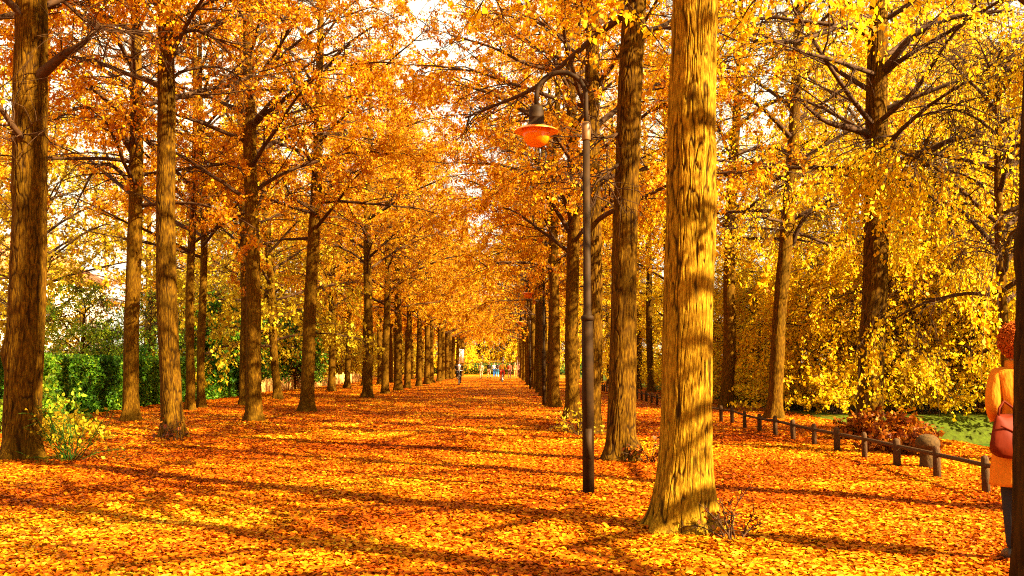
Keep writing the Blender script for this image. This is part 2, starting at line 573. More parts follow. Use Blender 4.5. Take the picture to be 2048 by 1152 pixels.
# ------------------------------------------------------------------ trunks
def trunk_mesh(name, seed, r, H, n=28, m=90, relief=0.006, mat=None, bend=0.06, burls=(), flare=.55, taper=.16, lobes=None, lump=1.0, cell=.031):
    """trunk of radius r at breast height, standing at the origin"""
    g = np.random.default_rng(seed)
    tz = min(7.0, .6 * H)
    zz = np.concatenate([np.linspace(-.12, 1.2, m // 3, endpoint=False), np.linspace(1.2, tz, m - m // 3 - 10, endpoint=False), np.linspace(tz, H, 10)])
    th = np.arange(n) * 2 * math.pi / n
    Z, T = np.meshgrid(zz, th, indexing='ij')
    body = r * (1 - taper * np.clip(Z, 0, 7) / 7)
    body = np.where(Z > tz, r * (1 - taper) * np.clip(1 - (Z - tz) / (H - tz), 0.02, 1) ** .8, body)
    fl = flare * np.exp(-np.clip(Z + .05, 0, 9) / .24)
    k1 = lobes or int(g.integers(4, 6)); ph = g.uniform(0, 6.28)
    lob = (np.cos(k1 * T + ph) + .6 * np.cos((k1 - 2) * T + ph * 2.1)) * .30 * np.exp(-np.clip(Z, 0, 9) / .22)
    R = body * (1 + fl + lob)
    lo = vnoise(T / (2 * math.pi) * 4, Z * 1.1, seed, 4) * .10 + vnoise(T / (2 * math.pi) * 7, Z * 2.7, seed + 1, 7) * .045
    R = R * (1 + lo * lump)
    for k in range(3):  # old branch rings
        zc = g.uniform(1.5, 6.5)
        R = R * (1 + .045 * np.exp(-((Z - zc) / .07) ** 2))
    nf = max(10, int(2 * math.pi * r / cell))
    wv = T / (2 * math.pi) * nf + vnoise(T / (2 * math.pi) * 9, Z * 3, seed + 4, 9) * 1.6
    f1 = vnoise(wv, Z * 5.0, seed + 2, nf)
    f2 = vnoise(wv * 2, Z * 9, seed + 3, nf * 2)
    f3 = vnoise(wv * .5, Z * 1.3, seed + 6, max(nf // 2, 1))
    crack = np.exp(-(f1 / .09) ** 2) * np.clip(.85 + f3 * 1.6, 0, 1)
    R = R + relief * (f2 * 1.1 - crack * 2.0 + f3)
    for (bz, bt, br, bs) in burls:
        dt = np.angle(np.exp(1j * (T - bt)))
        R = R + br * np.exp(-((Z - bz) / bs) ** 2 - (dt * r / bs) ** 2)
    px = bend * np.sin(Z * .55 + g.uniform(0, 6)) * np.clip(Z / 3, 0, 1)
    py = bend * np.sin(Z * .45 + g.uniform(0, 6)) * np.clip(Z / 3, 0, 1)
    V = np.stack([R * np.cos(T) + px, R * np.sin(T) + py, Z], -1).reshape(-1, 3)
    i = np.arange(len(zz) * n).reshape(len(zz), n)
    F = np.stack([i[:-1], np.roll(i[:-1], -1, 1), np.roll(i[1:], -1, 1), i[1:]], -1).reshape(-1, 4)
    return mesh_np(name, V, F, mat or M['bark'], True, np.clip(crack * .95, 0, 1).ravel() if n > 100 else np.zeros(len(V)))


# ------------------------------------------------------------------ limbs and crowns
def unit(v):
    return v / (np.linalg.norm(v, axis=-1, keepdims=True) + 1e-9)


def grow(start, d0, length, K, droop, wob, g):
    """polylines (N,K,3) growing from start along d0 with gravity bend"""
    N = len(start)
    P = np.zeros((N, K, 3)); P[:, 0] = start
    d = unit(d0.copy())
    step = (length / (K - 1))[:, None]
    for k in range(1, K):
        d = d + g.normal(0, wob, (N, 3))
        d[:, 2] -= droop * (k / K)
        d = unit(d)
        P[:, k] = P[:, k - 1] + d * step
    return P


def sample_along(P, t):
    """P (N,K,3), t (N,S) in 0..1 -> positions (N,S,3), tangents"""
    K = P.shape[1]
    f = t * (K - 1)
    i = np.clip(f.astype(int), 0, K - 2)
    w = (f - i)[..., None]
    n = np.arange(len(P))[:, None]
    A = P[n, i]; B = P[n, i + 1]
    return A * (1 - w) + B * w, unit(B - A)


def make_crown(name, seed, H=17.0, z0=4.2, nl=30, spread=4.8, nsub=9, ntw=8, nleaf=20, L=.095, droop=.10, hang=.25,
               mat='leaf_orange', fill=.62, inner=0.0, topthin=.25, twl=.75, subl=1.0, weep=0.0):
    g = np.random.default_rng(seed)
    i = np.arange(nl)
    u = (i + .5) / nl
    z = z0 + (H - z0 - .6) * u ** 1.25
    az = i * 2.39996 + g.normal(0, .35, nl) + seed
    prof = np.where(u < .25, .80 + .8 * u, 1.0 - .72 * (np.clip(u - .25, 0, 1) / .75) ** 1.4)
    ln = spread * prof * g.uniform(.78, 1.15, nl)
    pitch = np.radians(g.uniform(8, 38, nl) + 24 * u)
    d = np.stack([np.cos(az) * np.cos(pitch), np.sin(az) * np.cos(pitch), np.sin(pitch)], 1)
    start = np.stack([np.zeros(nl), np.zeros(nl), z], 1)
    P1 = grow(start, d, ln, 10, droop, .07, g)
    r1 = (.022 + .009 * ln)[:, None] * np.linspace(1, .22, 10)[None]
    V1, F1 = tubes_np(P1, r1, 7)
    # sub-branches
    t = np.linspace(.2, 1.0, nsub)[None] + g.normal(0, .03, (nl, nsub)); t = np.clip(t, .12, 1)
    S, T = sample_along(P1, t)
    side = np.where((np.arange(nsub) % 2)[None, :, None] == 0, 1, -1)
    lat = unit(np.cross(T, np.array([0, 0, 1.0]))) * side
    ds = unit(T * g.uniform(.3, 1.1, (nl, nsub, 1)) + lat * g.uniform(.5, 1.2, (nl, nsub, 1)) + g.normal(0, .25, (nl, nsub, 3)))
    ls = (ln[:, None] * (1 - .62 * t) * .48 + .35) * g.uniform(.7, 1.3, (nl, nsub)) * subl
    S = S.reshape(-1, 3); ds = ds.reshape(-1, 3); ls = ls.ravel()
    P2 = grow(S, ds, ls, 7, droop * 1.3 + weep * .5, .12, g)
    r2 = (.008 + .006 * ls)[:, None] * np.linspace(1, .3, 7)[None]
    V2, F2 = tubes_np(P2, r2, 4)
    # twigs
    n2 = len(P2)
    t = np.clip(np.linspace(.12, 1.0, ntw)[None] + g.normal(0, .05, (n2, ntw)), .05, 1)
    S, T = sample_along(P2, t)
    dt = unit(T * .7 + g.normal(0, .62, (n2, ntw, 3)) + np.array([0, 0, -hang]))
    lt = g.uniform(.45, 1.2, n2 * ntw) * twl
    P3 = grow(S.reshape(-1, 3), dt.reshape(-1, 3), lt, 5, hang * .5 + weep, .14, g)
    r3 = np.full((len(P3), 1), .0054) * np.linspace(1, .5, 5)[None]
    V3, F3 = tubes_np(P3, r3, 3)
    V = np.concatenate([V1, V2, V3]); F = np.concatenate([F1, F2 + len(V1), F3 + len(V1) + len(V2)])
    br = mesh_np(name + "_limbs", V, F, M['twig'], True)
    # leaves
    n3 = len(P3)
    q = P3[:, 2]
    f = (vnoise(q[:, 0] * .75 + q[:, 2] * .3, q[:, 1] * .75 - q[:, 2] * .3, seed) + vnoise(q[:, 1] * .7 + 9, q[:, 2] * .8, seed + 1)
         + vnoise(q[:, 2] * .8, q[:, 0] * .7 + 5, seed + 2) + .12 * g.normal(0, 1, n3))
    f = f - topthin * np.clip((q[:, 2] - 7) / 8, 0, 1)
    clump = (f > np.quantile(f, 1 - fill)) & ((np.hypot(q[:, 0], q[:, 1]) > .9 + inner) | (g.random(n3) < .12))
    P3 = P3[clump]; n3 = len(P3)
    t = g.random((n3, nleaf)) ** .8
    S, T = sample_along(P3, t)
    S = S.reshape(-1, 3) + g.normal(0, .045, (n3 * nleaf, 3))
    T = T.reshape(-1, 3)
    keep = (S[:, 2] > z0 - 1.6 - weep * 30) & (S[:, 2] > .45)
    S = S[keep]; T = T[keep]
    k = len(S)
    dd = unit(T * .5 + g.normal(0, .7, (k, 3)) + np.array([0, 0, -.75]))
    nr = unit(g.normal(0, 1, (k, 3)) + np.array([.0, 0, .5]))
    LL = L * g.uniform(.55, 1.3, k)
    V, F = leaf_quads(S, dd, nr, LL, LL * g.uniform(.6, .85, k), LL * g.uniform(-.05, .2, k))
    tw = np.repeat(g.normal(0, .13, n3), nleaf)[keep]
    rn = np.clip(g.normal(.45, .2, k) + tw, 0, 1)
    cr = mesh_np(name + "_leaves", V, F, M[mat], False, np.repeat(rn, 4))
    return br, cr


CR = {}
CR['a'] = [make_crown("avenue%d" % s, 10 + s, z0=4.3, nl=26, nsub=9, ntw=7, nleaf=36, L=.080, fill=.68, mat='leaf_orange') for s in range(3)]
CR['far'] = [make_crown("far%d" % s, 30 + s, z0=4.0, nl=24, nsub=7, ntw=6, nleaf=20, L=.13, fill=.62, inner=.6, mat='leaf_orange') for s in range(2)]
CR['al'] = [make_crown("avenueleft%d" % s, 14 + s, z0=4.3, nl=30, nsub=9, ntw=7, nleaf=36, L=.080, fill=.72, mat='leaf_orange') for s in range(2)]
CR['hi'] = [make_crown("avenuehigh%d" % s, 16 + s, z0=6.5, nl=24, nsub=9, ntw=7, nleaf=42, L=.080, fill=.74, hang=.12, inner=.8, mat='leaf_orange') for s in range(2)]
CR['mid'] = [make_crown("avenuemid%d" % s, 18 + s, z0=5.2, nl=28, nsub=9, ntw=7, nleaf=44, L=.080, fill=.78, hang=.2, inner=1.5, mat='leaf_orange') for s in range(2)]
CR['agh'] = [make_crown("avenuegoldhigh%d" % s, 22 + s, z0=6.3, nl=22, nsub=9, ntw=7, nleaf=24, L=.082, fill=.5, hang=.15, inner=1.0, mat='leaf_gold') for s in range(1)]
CR['rf'] = [make_crown("farright%d" % s, 33 + s, z0=4.2, nl=22, nsub=7, ntw=6, nleaf=18, L=.13, fill=.38, inner=.6, mat='leaf_orange') for s in range(2)]
CR['ag'] = [make_crown("avenuegold%d" % s, 20 + s, z0=4.5, nl=24, nsub=9, ntw=7, nleaf=24, L=.082, fill=.5, mat='leaf_gold') for s in range(2)]
CR['qf'] = [make_crown("goldrow%d" % s, 25 + s, z0=4.4, nl=24, nsub=7, ntw=6, nleaf=18, L=.13, fill=.36, spread=4.3, mat='leaf_gold') for s in range(2)]
CR['w'] = [make_crown("pond%d" % s, 40 + s, z0=5.2, inner=1.9, nl=26, nsub=9, ntw=7, nleaf=32, L=.082, spread=4.9, mat='leaf_gold', weep=.10, twl=1.25, hang=.5, droop=.10, fill=.55) for s in range(2)]
CR['wfar'] = [make_crown("goldfar%d" % s, 50 + s, H=17, z0=2.4, nl=30, nsub=8, ntw=7, nleaf=20, spread=5.6, L=.135, mat='leaf_gold', weep=.16, twl=1.3, hang=.5, droop=.15) for s in range(2)]
CR['olive'] = [make_crown("olive%d" % s, 60 + s, H=13, z0=2.0, nl=26, nsub=8, ntw=6, nleaf=14, spread=4.6, L=.15, mat='leaf_olive', weep=.1, twl=1.1, hang=.4) for s in range(2)]
CR['thin'] = [make_crown("thin%d" % s, 70 + s, z0=4.6, nl=22, nsub=5, ntw=4, nleaf=22, fill=.6, mat='leaf_orange') for s in range(2)]

# trunks shared by far trees, radius 1 scaled per tree in x and y
FT = [trunk_mesh("far_trunk%d" % s, 80 + s, .23, 16.5, 14, 44, .003) for s in range(4)]
ORD = ['first', 'second', 'third', 'fourth', 'fifth', 'sixth', 'seventh', 'eighth', 'ninth', 'tenth', 'eleventh', 'twelfth', 'thirteenth',
       'fourteenth', 'fifteenth', 'sixteenth', 'seventeenth', 'eighteenth', 'nineteenth', 'twentieth', 'twenty-first', 'twenty-second', 'twenty-third', 'twenty-fourth']
_rt = random.Random(5)


def tree(loc, rad, crown, trunk=None, lean=(0, 0), name='lime_tree', label=None, group=None, rz=None, s=1.0, crown_spin=None):
    """an Empty at the foot > trunk, branches, crown"""
    x, y = loc[0], loc[1]
    t = empty(name, (x, y, float(gz(x, y))), label, 'tree', group)
    # lean = horizontal drift per metre of height
    q = Vector((0, 0, 1)).rotation_difference(Vector((lean[0], lean[1], 1)).normalized())
    t.rotation_euler = q.to_euler()
    if trunk is None:
        tm = FT[_rt.randrange(4)]
        tr = link('trunk', tm, t)
        k = rad / .23
        tr.scale = (k, k, s)
        tr.rotation_euler[2] = _rt.uniform(0, 6.28)
    if trunk is not None:
        tr = link('trunk', trunk, t); tr.scale = (s, s, s)
    sp = _rt.uniform(0, 6.28) if crown_spin is None else crown_spin
    sp = _rt.uniform(0, 6.28) if crown_spin is None else crown_spin
    br = link('branches', crown[0], t); cr = link('crown', crown[1], t)
    for o in (br, cr):
        o.rotation_euler[2] = sp
        o.scale = (s, s, s)
    return t


def lean_from(bx, by, tx, ty):
    """foot and lean of a tree from its foot pixel and one pixel up the trunk"""
    p = at(bx, by)
    q = atY(tx, ty, p.y)
    return p, ((q.x - p.x) / (q.z - p.z), 0)


NT = {}


def near_tree(bx, by, tx, ty, rad, crown, seed, label, group, n=64, m=200, relief=.006, mat='bark', **kw):
    p, ln = lean_from(bx, by, tx, ty)
    tk = {k: kw.pop(k) for k in ('bend', 'burls', 'flare', 'taper', 'lobes', 'cell', 'lump') if k in kw}
    # the flared foot hides the axis point: move it back by one radius
    tm = trunk_mesh("near_trunk", seed, rad, 16.5, n, m, relief, M[mat], **tk)
    NT[seed] = tree((p.x * (p.y + rad) / p.y, p.y + rad), rad, crown, tm, ln, label=label, group=group, **kw)
    return NT[seed]


GL, GO = 'lime trees of the left inner row', 'lime trees of the left outer row'
GR, GQ = 'lime trees of the right inner row', 'lime trees behind the low rail fence'
AL = CR['al']
HI, MI, AGH = CR['hi'], CR['mid'], CR['agh'][0]
A, W_, FA, WF, TH, OL = CR['a'], CR['w'], CR['far'], CR['wfar'], CR['thin'], CR['olive']

# right inner row ------------------------------------------------------------
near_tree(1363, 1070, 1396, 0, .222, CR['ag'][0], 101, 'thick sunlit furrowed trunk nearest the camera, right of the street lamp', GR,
          n=480, m=900, relief=.0055, cell=.021, bend=.02, flare=.62, taper=.14, lobes=5, crown_spin=1.0, mat='bark_sunlit')
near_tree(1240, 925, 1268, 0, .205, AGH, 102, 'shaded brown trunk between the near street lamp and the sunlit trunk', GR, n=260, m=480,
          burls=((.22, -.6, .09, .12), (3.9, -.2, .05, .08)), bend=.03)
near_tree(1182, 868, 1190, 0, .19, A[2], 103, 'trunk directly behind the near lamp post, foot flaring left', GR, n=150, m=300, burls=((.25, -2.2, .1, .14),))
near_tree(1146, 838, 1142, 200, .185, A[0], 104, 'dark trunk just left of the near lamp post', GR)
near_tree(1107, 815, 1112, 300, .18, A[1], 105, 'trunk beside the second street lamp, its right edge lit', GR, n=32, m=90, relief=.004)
# the tree that fills the right edge of the picture
t0 = tree((1.566, 2.55), .28, TH[0], trunk_mesh("near_trunk", 100, .27, 16.5, 120, 320, .007, M['bark_shaded'], flare=.12, bend=0.0, taper=.05, lump=.25), (.070, 0),
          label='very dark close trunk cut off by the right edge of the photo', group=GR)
for k in range(15):
    d = 37.5 + 6.0 * k
    tree((1.62 + _rt.uniform(-.12, .12), d), .19 * _rt.uniform(.9, 1.1), (CR['rf'] if d > 40 else A)[k % 2], lean=(_rt.uniform(-.012, .012), 0),
         label='%s trunk of the right inner row counted from the camera' % ORD[k + 6], group=GR)
# left inner row -------------------------------------------------------------
near_tree(42, 925, 66, 0, .27, HI[0], 111, 'massive trunk at the left edge of the photo with a knot near its foot', GL, n=280, m=520,
          burls=((.62, -.25, .07, .09), (1.55, 2.9, .12, .2)), bend=.05, flare=.4)
near_tree(345, 880, 326, 60, .195, HI[1], 112, 'slim dark trunk in front of the green hedge, second on the left', GL, n=150, m=300, bend=.05, flare=.3)
near_tree(508, 845, 497, 0, .195, MI[0], 113, 'straight trunk at the right end of the green hedge', GL, bend=.03)
near_tree(614, 825, 641, 100, .20, MI[1], 114, 'trunk with spread root toes standing before the pale plank fence', GL, flare=.75, bend=.03)
near_tree(735, 797, 738, 300, .20, MI[0], 115, 'fifth trunk of the left inner row, spreading dark foot', GL, n=32, m=90, relief=.004, flare=.8)
for k in range(14):
    d = 47.0 + 6.0 * k
    tree((-6.05 + _rt.uniform(-.15, .15), d), .20 * _rt.uniform(.88, 1.12), (FA if d > 60 else AL)[k % 2], lean=(_rt.uniform(-.015, .015), 0),
         label='%s trunk of the left inner row counted from the camera' % ORD[k + 5], group=GL)
# left outer row -------------------------------------------------------------
near_tree(262, 848, 272, 150, .19, MI[1], 121, 'trunk in front of the hedge between the two nearest left trunks', GO, n=40, m=120)
near_tree(381, 826, 388, 150, .13, TH[1], 122, 'left one of two thin trunks standing close together by the hedge', GO, n=32, m=90)
near_tree(402, 822, 404, 250, .12, TH[0], 123, 'right one of two thin trunks standing close together by the hedge', GO, n=32, m=90)
near_tree(486, 815, 484, 300, .13, MI[0], 124, 'thin greenish trunk at the end of the hedge, half hidden', GO, n=24, m=70, relief=.003)
near_tree(556, 803, 538, 560, .16, OL[0], 125, 'leaning trunk in shade left of the pale plank fence', GO, n=24, m=70, relief=.003)
for k in range(11):
    d = 50.0 + 5.8 * k
    tree((-9.15 + _rt.uniform(-.2, .2), d), .19 * _rt.uniform(.85, 1.1), FA[k % 2], lean=(_rt.uniform(-.02, .02), 0),
         label='%s trunk of the left outer row counted from the camera' % ORD[k + 5], group=GO)
# right outer row ------------------------------------------------------------
near_tree(1737, 868, 1763, 0, .27, W_[0], 131, 'large dappled trunk beside the stone mushroom bollard', GQ, n=110, m=260, flare=.35)
near_tree(1549, 838, 1588, 200, .195, W_[1], 132, 'leaning dappled trunk behind the rail fence, middle one of three', GQ, n=60, m=160)
near_tree(1453, 818, 1468, 350, .21, W_[0], 133, 'trunk behind the rail fence just right of the sunlit trunk', GQ, n=60, m=160)
for k in range(13):
    d = 37.7 + 6.0 * k
    tree((7.4 + _rt.uniform(-.2, .2), d), .20 * _rt.uniform(.85, 1.1), CR['qf'][k % 2] if d > 44 else W_[k % 2], lean=(_rt.uniform(-.015, .02), 0),
         label='%s trunk of the right outer row counted from the camera' % ORD[k + 3], group=GQ)
# trees beside and behind the camera: their crowns hang into the top of the picture and throw the shade
GS = 'avenue trees beside the camera'
for (x, y, c) in [(-6.1, 7.9, HI[1]), (-9.1, 15.0, HI[0]), (7.95, 13.8, AGH), (7.4, 7.8, TH[0]), (7.5, 1.8, TH[1]), (7.3, -4.3, TH[0]), (7.4, -10.2, A[0]),
                  (1.6, -3.6, TH[1]), (-6.1, 1.5, TH[1])]:
    NT[(x, y)] = tree((x, y), .2, c, lean=(_rt.uniform(-.01, .01), 0), label='avenue tree beside the camera whose boughs overhang the path', group=GS)

# big limbs whose run shows in the photograph, traced in the plane of their own tree
def limb(seed, pts, r0, dy=0.0, sd=1):
    t = NT[seed]
    bpy.context.view_layer.update()
    inv = t.matrix_world.inverted()
    n = len(pts)
    P = [inv @ atY(x, y, t.location.y + dy * (i / (n - 1)) + .0) for i, (x, y) in enumerate(pts)]
    g = np.random.default_rng(sd * 7 + seed)
    # smooth the run
    Q = []
    for i in range(n - 1):
        a, b_, c, d = P[max(i - 1, 0)], P[i], P[i + 1], P[min(i + 2, n - 1)]
        for k in range(5):
            u = k / 5
            Q.append(.5 * ((2 * b_) + (c - a) * u + (2 * a - 5 * b_ + 4 * c - d) * u * u + (3 * b_ - a - 3 * c + d) * u ** 3))
    Q.append(P[-1])
    K = len(Q)
    A_ = np.array([q[:] for q in Q])[None]
    V1, F1 = tubes_np(A_, (r0 * np.linspace(1.15, .3, K))[None], 9)
    m_ = K
    S, T = sample_along(A_, g.uniform(.2, 1, (1, m_)))
    P2 = grow(S[0], unit(T[0] + g.normal(0, .8, (m_, 3))), g.uniform(.4, 1.3, m_), 7, .10, .16, g)
    V2, F2 = tubes_np(P2, np.full((m_, 1), .011) * np.linspace(1, .35, 7)[None], 4)
    S, T = sample_along(P2, g.uniform(.2, 1, (m_, 4)))
    P3 = grow(S.reshape(-1, 3), unit(T.reshape(-1, 3) + g.normal(0, .7, (m_ * 4, 3)) + [0, 0, -.2]), g.uniform(.25, .7, m_ * 4), 5, .12, .15, g)
    V3, F3 = tubes_np(P3, np.full((m_ * 4, 1), .0065) * np.linspace(1, .4, 5)[None], 3)
    link('limb', mesh_np('limb', np.concatenate([V1, V2, V3]), np.concatenate([F1, F2 + len(V1), F3 + len(V1) + len(V2)]), M['twig'], True), t)


limb(131, [(1735, 266), (1700, 256), (1650, 242), (1608, 208)], .085, -.8, 1)
limb(131, [(1745, 345), (1817, 318), (1858, 302), (1900, 281), (1952, 270)], .10, -1.0, 2)
limb(131, [(1760, 150), (1785, 120), (1832, 68), (1920, 31), (2025, 21)], .09, -1.2, 3)
limb(131, [(1750, 30), (1692, 47), (1598, 81), (1520, 81), (1447, 78)], .065, -2.5, 4)
limb(131, [(1762, 153), (1681, 125), (1608, 104), (1540, 80)], .05, -2.0, 5)
limb(131, [(1735, 308), (1790, 349), (1853, 390), (1890, 422), (1912, 490)], .05, -2.5, 6)
limb(131, [(1750, 250), (1830, 180), (1895, 83), (1962, 0)], .05, -2.5, 7)
limb(132, [(1585, 490), (1593, 465), (1612, 432), (1640, 417), (1680, 409)], .07, -.6, 8)
limb(132, [(1582, 450), (1550, 440), (1504, 435), (1470, 458)], .045, -1.0, 9)
limb(132, [(1590, 335), (1545, 338), (1490, 342)], .04, -1.0, 10)
limb(102, [(1262, 20), (1207, 60), (1150, 108), (1070, 175), (995, 209), (930, 236)], .055, 1.8, 11)
limb(102, [(1250, 320), (1225, 338), (1207, 358)], .03, -.3, 12)
limb(102, [(1250, 262), (1214, 275), (1190, 272)], .03, -.3, 13)
limb(104, [(1142, 400), (1117, 352), (1089, 327), (1054, 310), (1002, 300)], .06, -1.0, 14)
limb(104, [(1142, 470), (1099, 400), (1068, 372), (1047, 355), (975, 345)], .055, -1.5, 15)
limb(103, [(1186, 185), (1150, 150), (1060, 130), (985, 95), (900, 70)], .05, -1.5, 16)
limb(111, [(70, 160), (98, 135), (130, 108), (165, 87), (200, 50)], .085, -.5, 17)
limb(111, [(55, 280), (35, 265), (0, 217), (-60, 170)], .06, -1.0, 18)
limb(111, [(64, 40), (117, 0), (169, 39), (226, 61), (300, 60)], .035, 1.0, 19)
limb(121, [(268, 310), (243, 269), (213, 230), (160, 215), (110, 240)], .075, -.8, 20)
limb(121, [(266, 370), (234, 338), (208, 328), (187, 343), (148, 417)], .055, -1.0, 21)
limb(112, [(328, 95), (347, 74), (391, 61), (434, 78), (490, 91)], .045, -.8, 22)
limb(112, [(328, 185), (360, 145), (434, 134), (482, 156)], .04, .8, 23)
limb(113, [(500, 252), (516, 234), (569, 174), (621, 126), (700, 91)], .06, -1.0, 24)
limb(114, [(640, 402), (651, 386), (677, 360), (715, 342)], .06, -.6, 25)
limb(114, [(638, 440), (620, 417), (582, 391), (560, 340)], .05, -1.0, 26)
limb(114, [(641, 250), (600, 200), (575, 120)], .05, .6, 27)

# unseen boughs, added to throw shadow bars on the sunlit trunk
_b = MB()
_o = NT[(7.5, 1.8)]
for (z, k, r, sl_) in [(.25, 8.7, .085, .10), (.98, 8.5, .060, .05), (1.62, 8.8, .055, .50), (2.1, 8.4, .070, .55), (2.75, 8.9, .05, .35), (3.5, 8.6, .075, .45)]:
    q = Vector((1.45, 8.0, z)) + tosun * k - Vector((7.5, 1.8, 0))
    side = Vector((-tosun.y, tosun.x, 0)).normalized() * -1
    u = (side + Vector((0, 0, sl_))).normalized()
    if u.y < 0: u = -u
    a = q - u * 1.1; c_ = q + u * 1.3
    _b.tube([Vector((0, 0, a.z - .5)), a * .55 + Vector((0, 0, a.z * .43)), a, q, c_], [r * .8, r * .7, r * .9, r, r * .4], 8)
_lb = _b.build('limb', M['twig'], _o)

# woodland beyond the pond and on the right ------------------------------------
GW = 'golden trees beyond the pond'
gold = [(12.6, 30), (17.5, 33.5), (21.5, 33), (22, 41), (27, 38), (32, 35), (18, 47), (29, 47), (35, 42), (24, 29.5), (16.5, 39), (20, 30), (19, 38), (25, 34), (23, 45), (31, 40), (18, 57), (28, 54),
        (20, 70), (24, 90), (36, 52)]
for (x, y) in gold:
    tree((x + _rt.uniform(-.8, .8), y + _rt.uniform(-.8, .8)), .22, WF[_rt.randrange(2)], name='weeping_tree', s=_rt.uniform(.85, 1.1),
         label='golden tree with hanging twigs in the wood beyond the pond', group=GW)
# wood left of the avenue, behind the hedge -------------------------------------
GB = 'brown and olive trees behind the hedge'
for (x, y) in [(-17.5, 36.5), (-20.5, 43), (-25, 47), (-13.5, 47), (-18, 55), (-16.5, 62), (-16, 73), (-17, 85), (-16, 98), (-16, 112), (-24, 62), (-21, 75), (-15, 120), (-21, 110), (-26, 90), (-14, 130), (-20, 130), (-14.5, 57), (-13.5, 67), (-20, 68), (-14, 79), (-22, 84), (-14, 92), (-13, 105), (-27, 72), (-19, 100)]:
    tree((x + _rt.uniform(-.8, .8), y + _rt.uniform(-.8, .8)), .2, OL[_rt.randrange(2)] if y < 62 else FA[_rt.randrange(2)], name='broadleaf_tree', s=_rt.uniform(.8, 1.15),
         label='olive brown tree standing in the wood behind the hedge', group=GB)
# the bright trees that close the avenue -----------------------------------------
GE = 'yellow trees closing the avenue'
for (x, y) in [(-12, 152), (-6.5, 158), (-1, 162), (4.5, 160), (10, 154), (-17, 165), (16, 166), (1.5, 176), (-9, 178), (24, 160), (-26, 160)]:
    tree((x, y), .25, WF[_rt.randrange(2)], name='broadleaf_tree', s=_rt.uniform(.9, 1.15),
         label='bright yellow tree closing the far end of the avenue', group=GE)

# ------------------------------------------------------------------ hedges, shrubs, undergrowth
def leaf_box(g, n, cx, cy, sx, sy, h, z0=0.0, L=.09, rough=.12):
    """leaves over the faces of a clipped block"""
    f = g.choice(4, n, p=[.40, .12, .12, .36])
    x = g.uniform(-.5, .5, n) * sx; y = g.uniform(-.5, .5, n) * sy; z = h * g.random(n)
    x = np.where(f == 0, sx / 2 * np.ones(n), x)
    y = np.where(f == 1, -sy / 2, np.where(f == 2, sy / 2, y))
    z = np.where(f == 3, h, z)
    wob = rough * (vnoise(y * 1.3 + cy, z * 2.2, 7) * 2 + vnoise(x * 4 + y * 5, z * 6, 8))
    z = z + np.where(f == 3, wob * .5, 0); x = x + np.where(f == 0, wob, 0)
    P = np.stack([x + cx, y + cy, z + z0], 1) + g.normal(0, .035, (n, 3))
    out_ = np.stack([(f == 0) * 1.0, (f == 2) * 1.0 - (f == 1), (f == 3) * 1.0], 1)
    d = unit(g.normal(0, .6, (n, 3)) + out_ * .3 + np.array([0, 0, .1]))
    nr = unit(g.normal(0, .5, (n, 3)) + out_)
    LL = L * g.uniform(.6, 1.3, n)
    return leaf_quads(P, d, nr, LL, LL * g.uniform(.5, .8, n), LL * g.uniform(0, .15, n))


def hedge(name, cx, cy, sx, sy, h, n, seed, label, mat='leaf_green', L=.09, mean=.45, cat='hedge'):
    g = np.random.default_rng(seed)
    t = empty(name, (cx, cy, float(gz(cx, cy))), label, cat)
    V, F = leaf_box(g, n, 0, 0, sx, sy, h, L=L)
    rn = np.clip(g.normal(mean, .2, n) + .5 * vnoise(V[::4, 1] * .9, V[::4, 2] * .8, seed), 0, 1)
    link('leaves', mesh_np(name + '_leaves', V, F, M[mat], False, np.repeat(rn, 4)), t)
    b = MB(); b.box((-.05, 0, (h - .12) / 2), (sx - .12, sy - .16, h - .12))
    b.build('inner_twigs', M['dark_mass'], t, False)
    g2 = MB()
    for k in range(int(sy / .5)):
        yy = -sy / 2 + .3 + k * .5
        g2.tube([(sx / 2 - .15, yy, -.05), (sx / 2 - .06, yy + .05, .4), (sx / 2 - .1, yy, h * .8)], [.03, .02, .01], 5)
    g2.build('stems', M['twig'], t)
    return t


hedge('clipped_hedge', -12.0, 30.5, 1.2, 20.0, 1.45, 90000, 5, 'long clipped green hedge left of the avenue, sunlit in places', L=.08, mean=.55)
hedge('dark_hedge', 0.5, 147.0, 40.0, 1.5, 1.9, 16000, 6, 'low dark hedge across the far end of the avenue', mat='leaf_olive', L=.22, mean=.05)


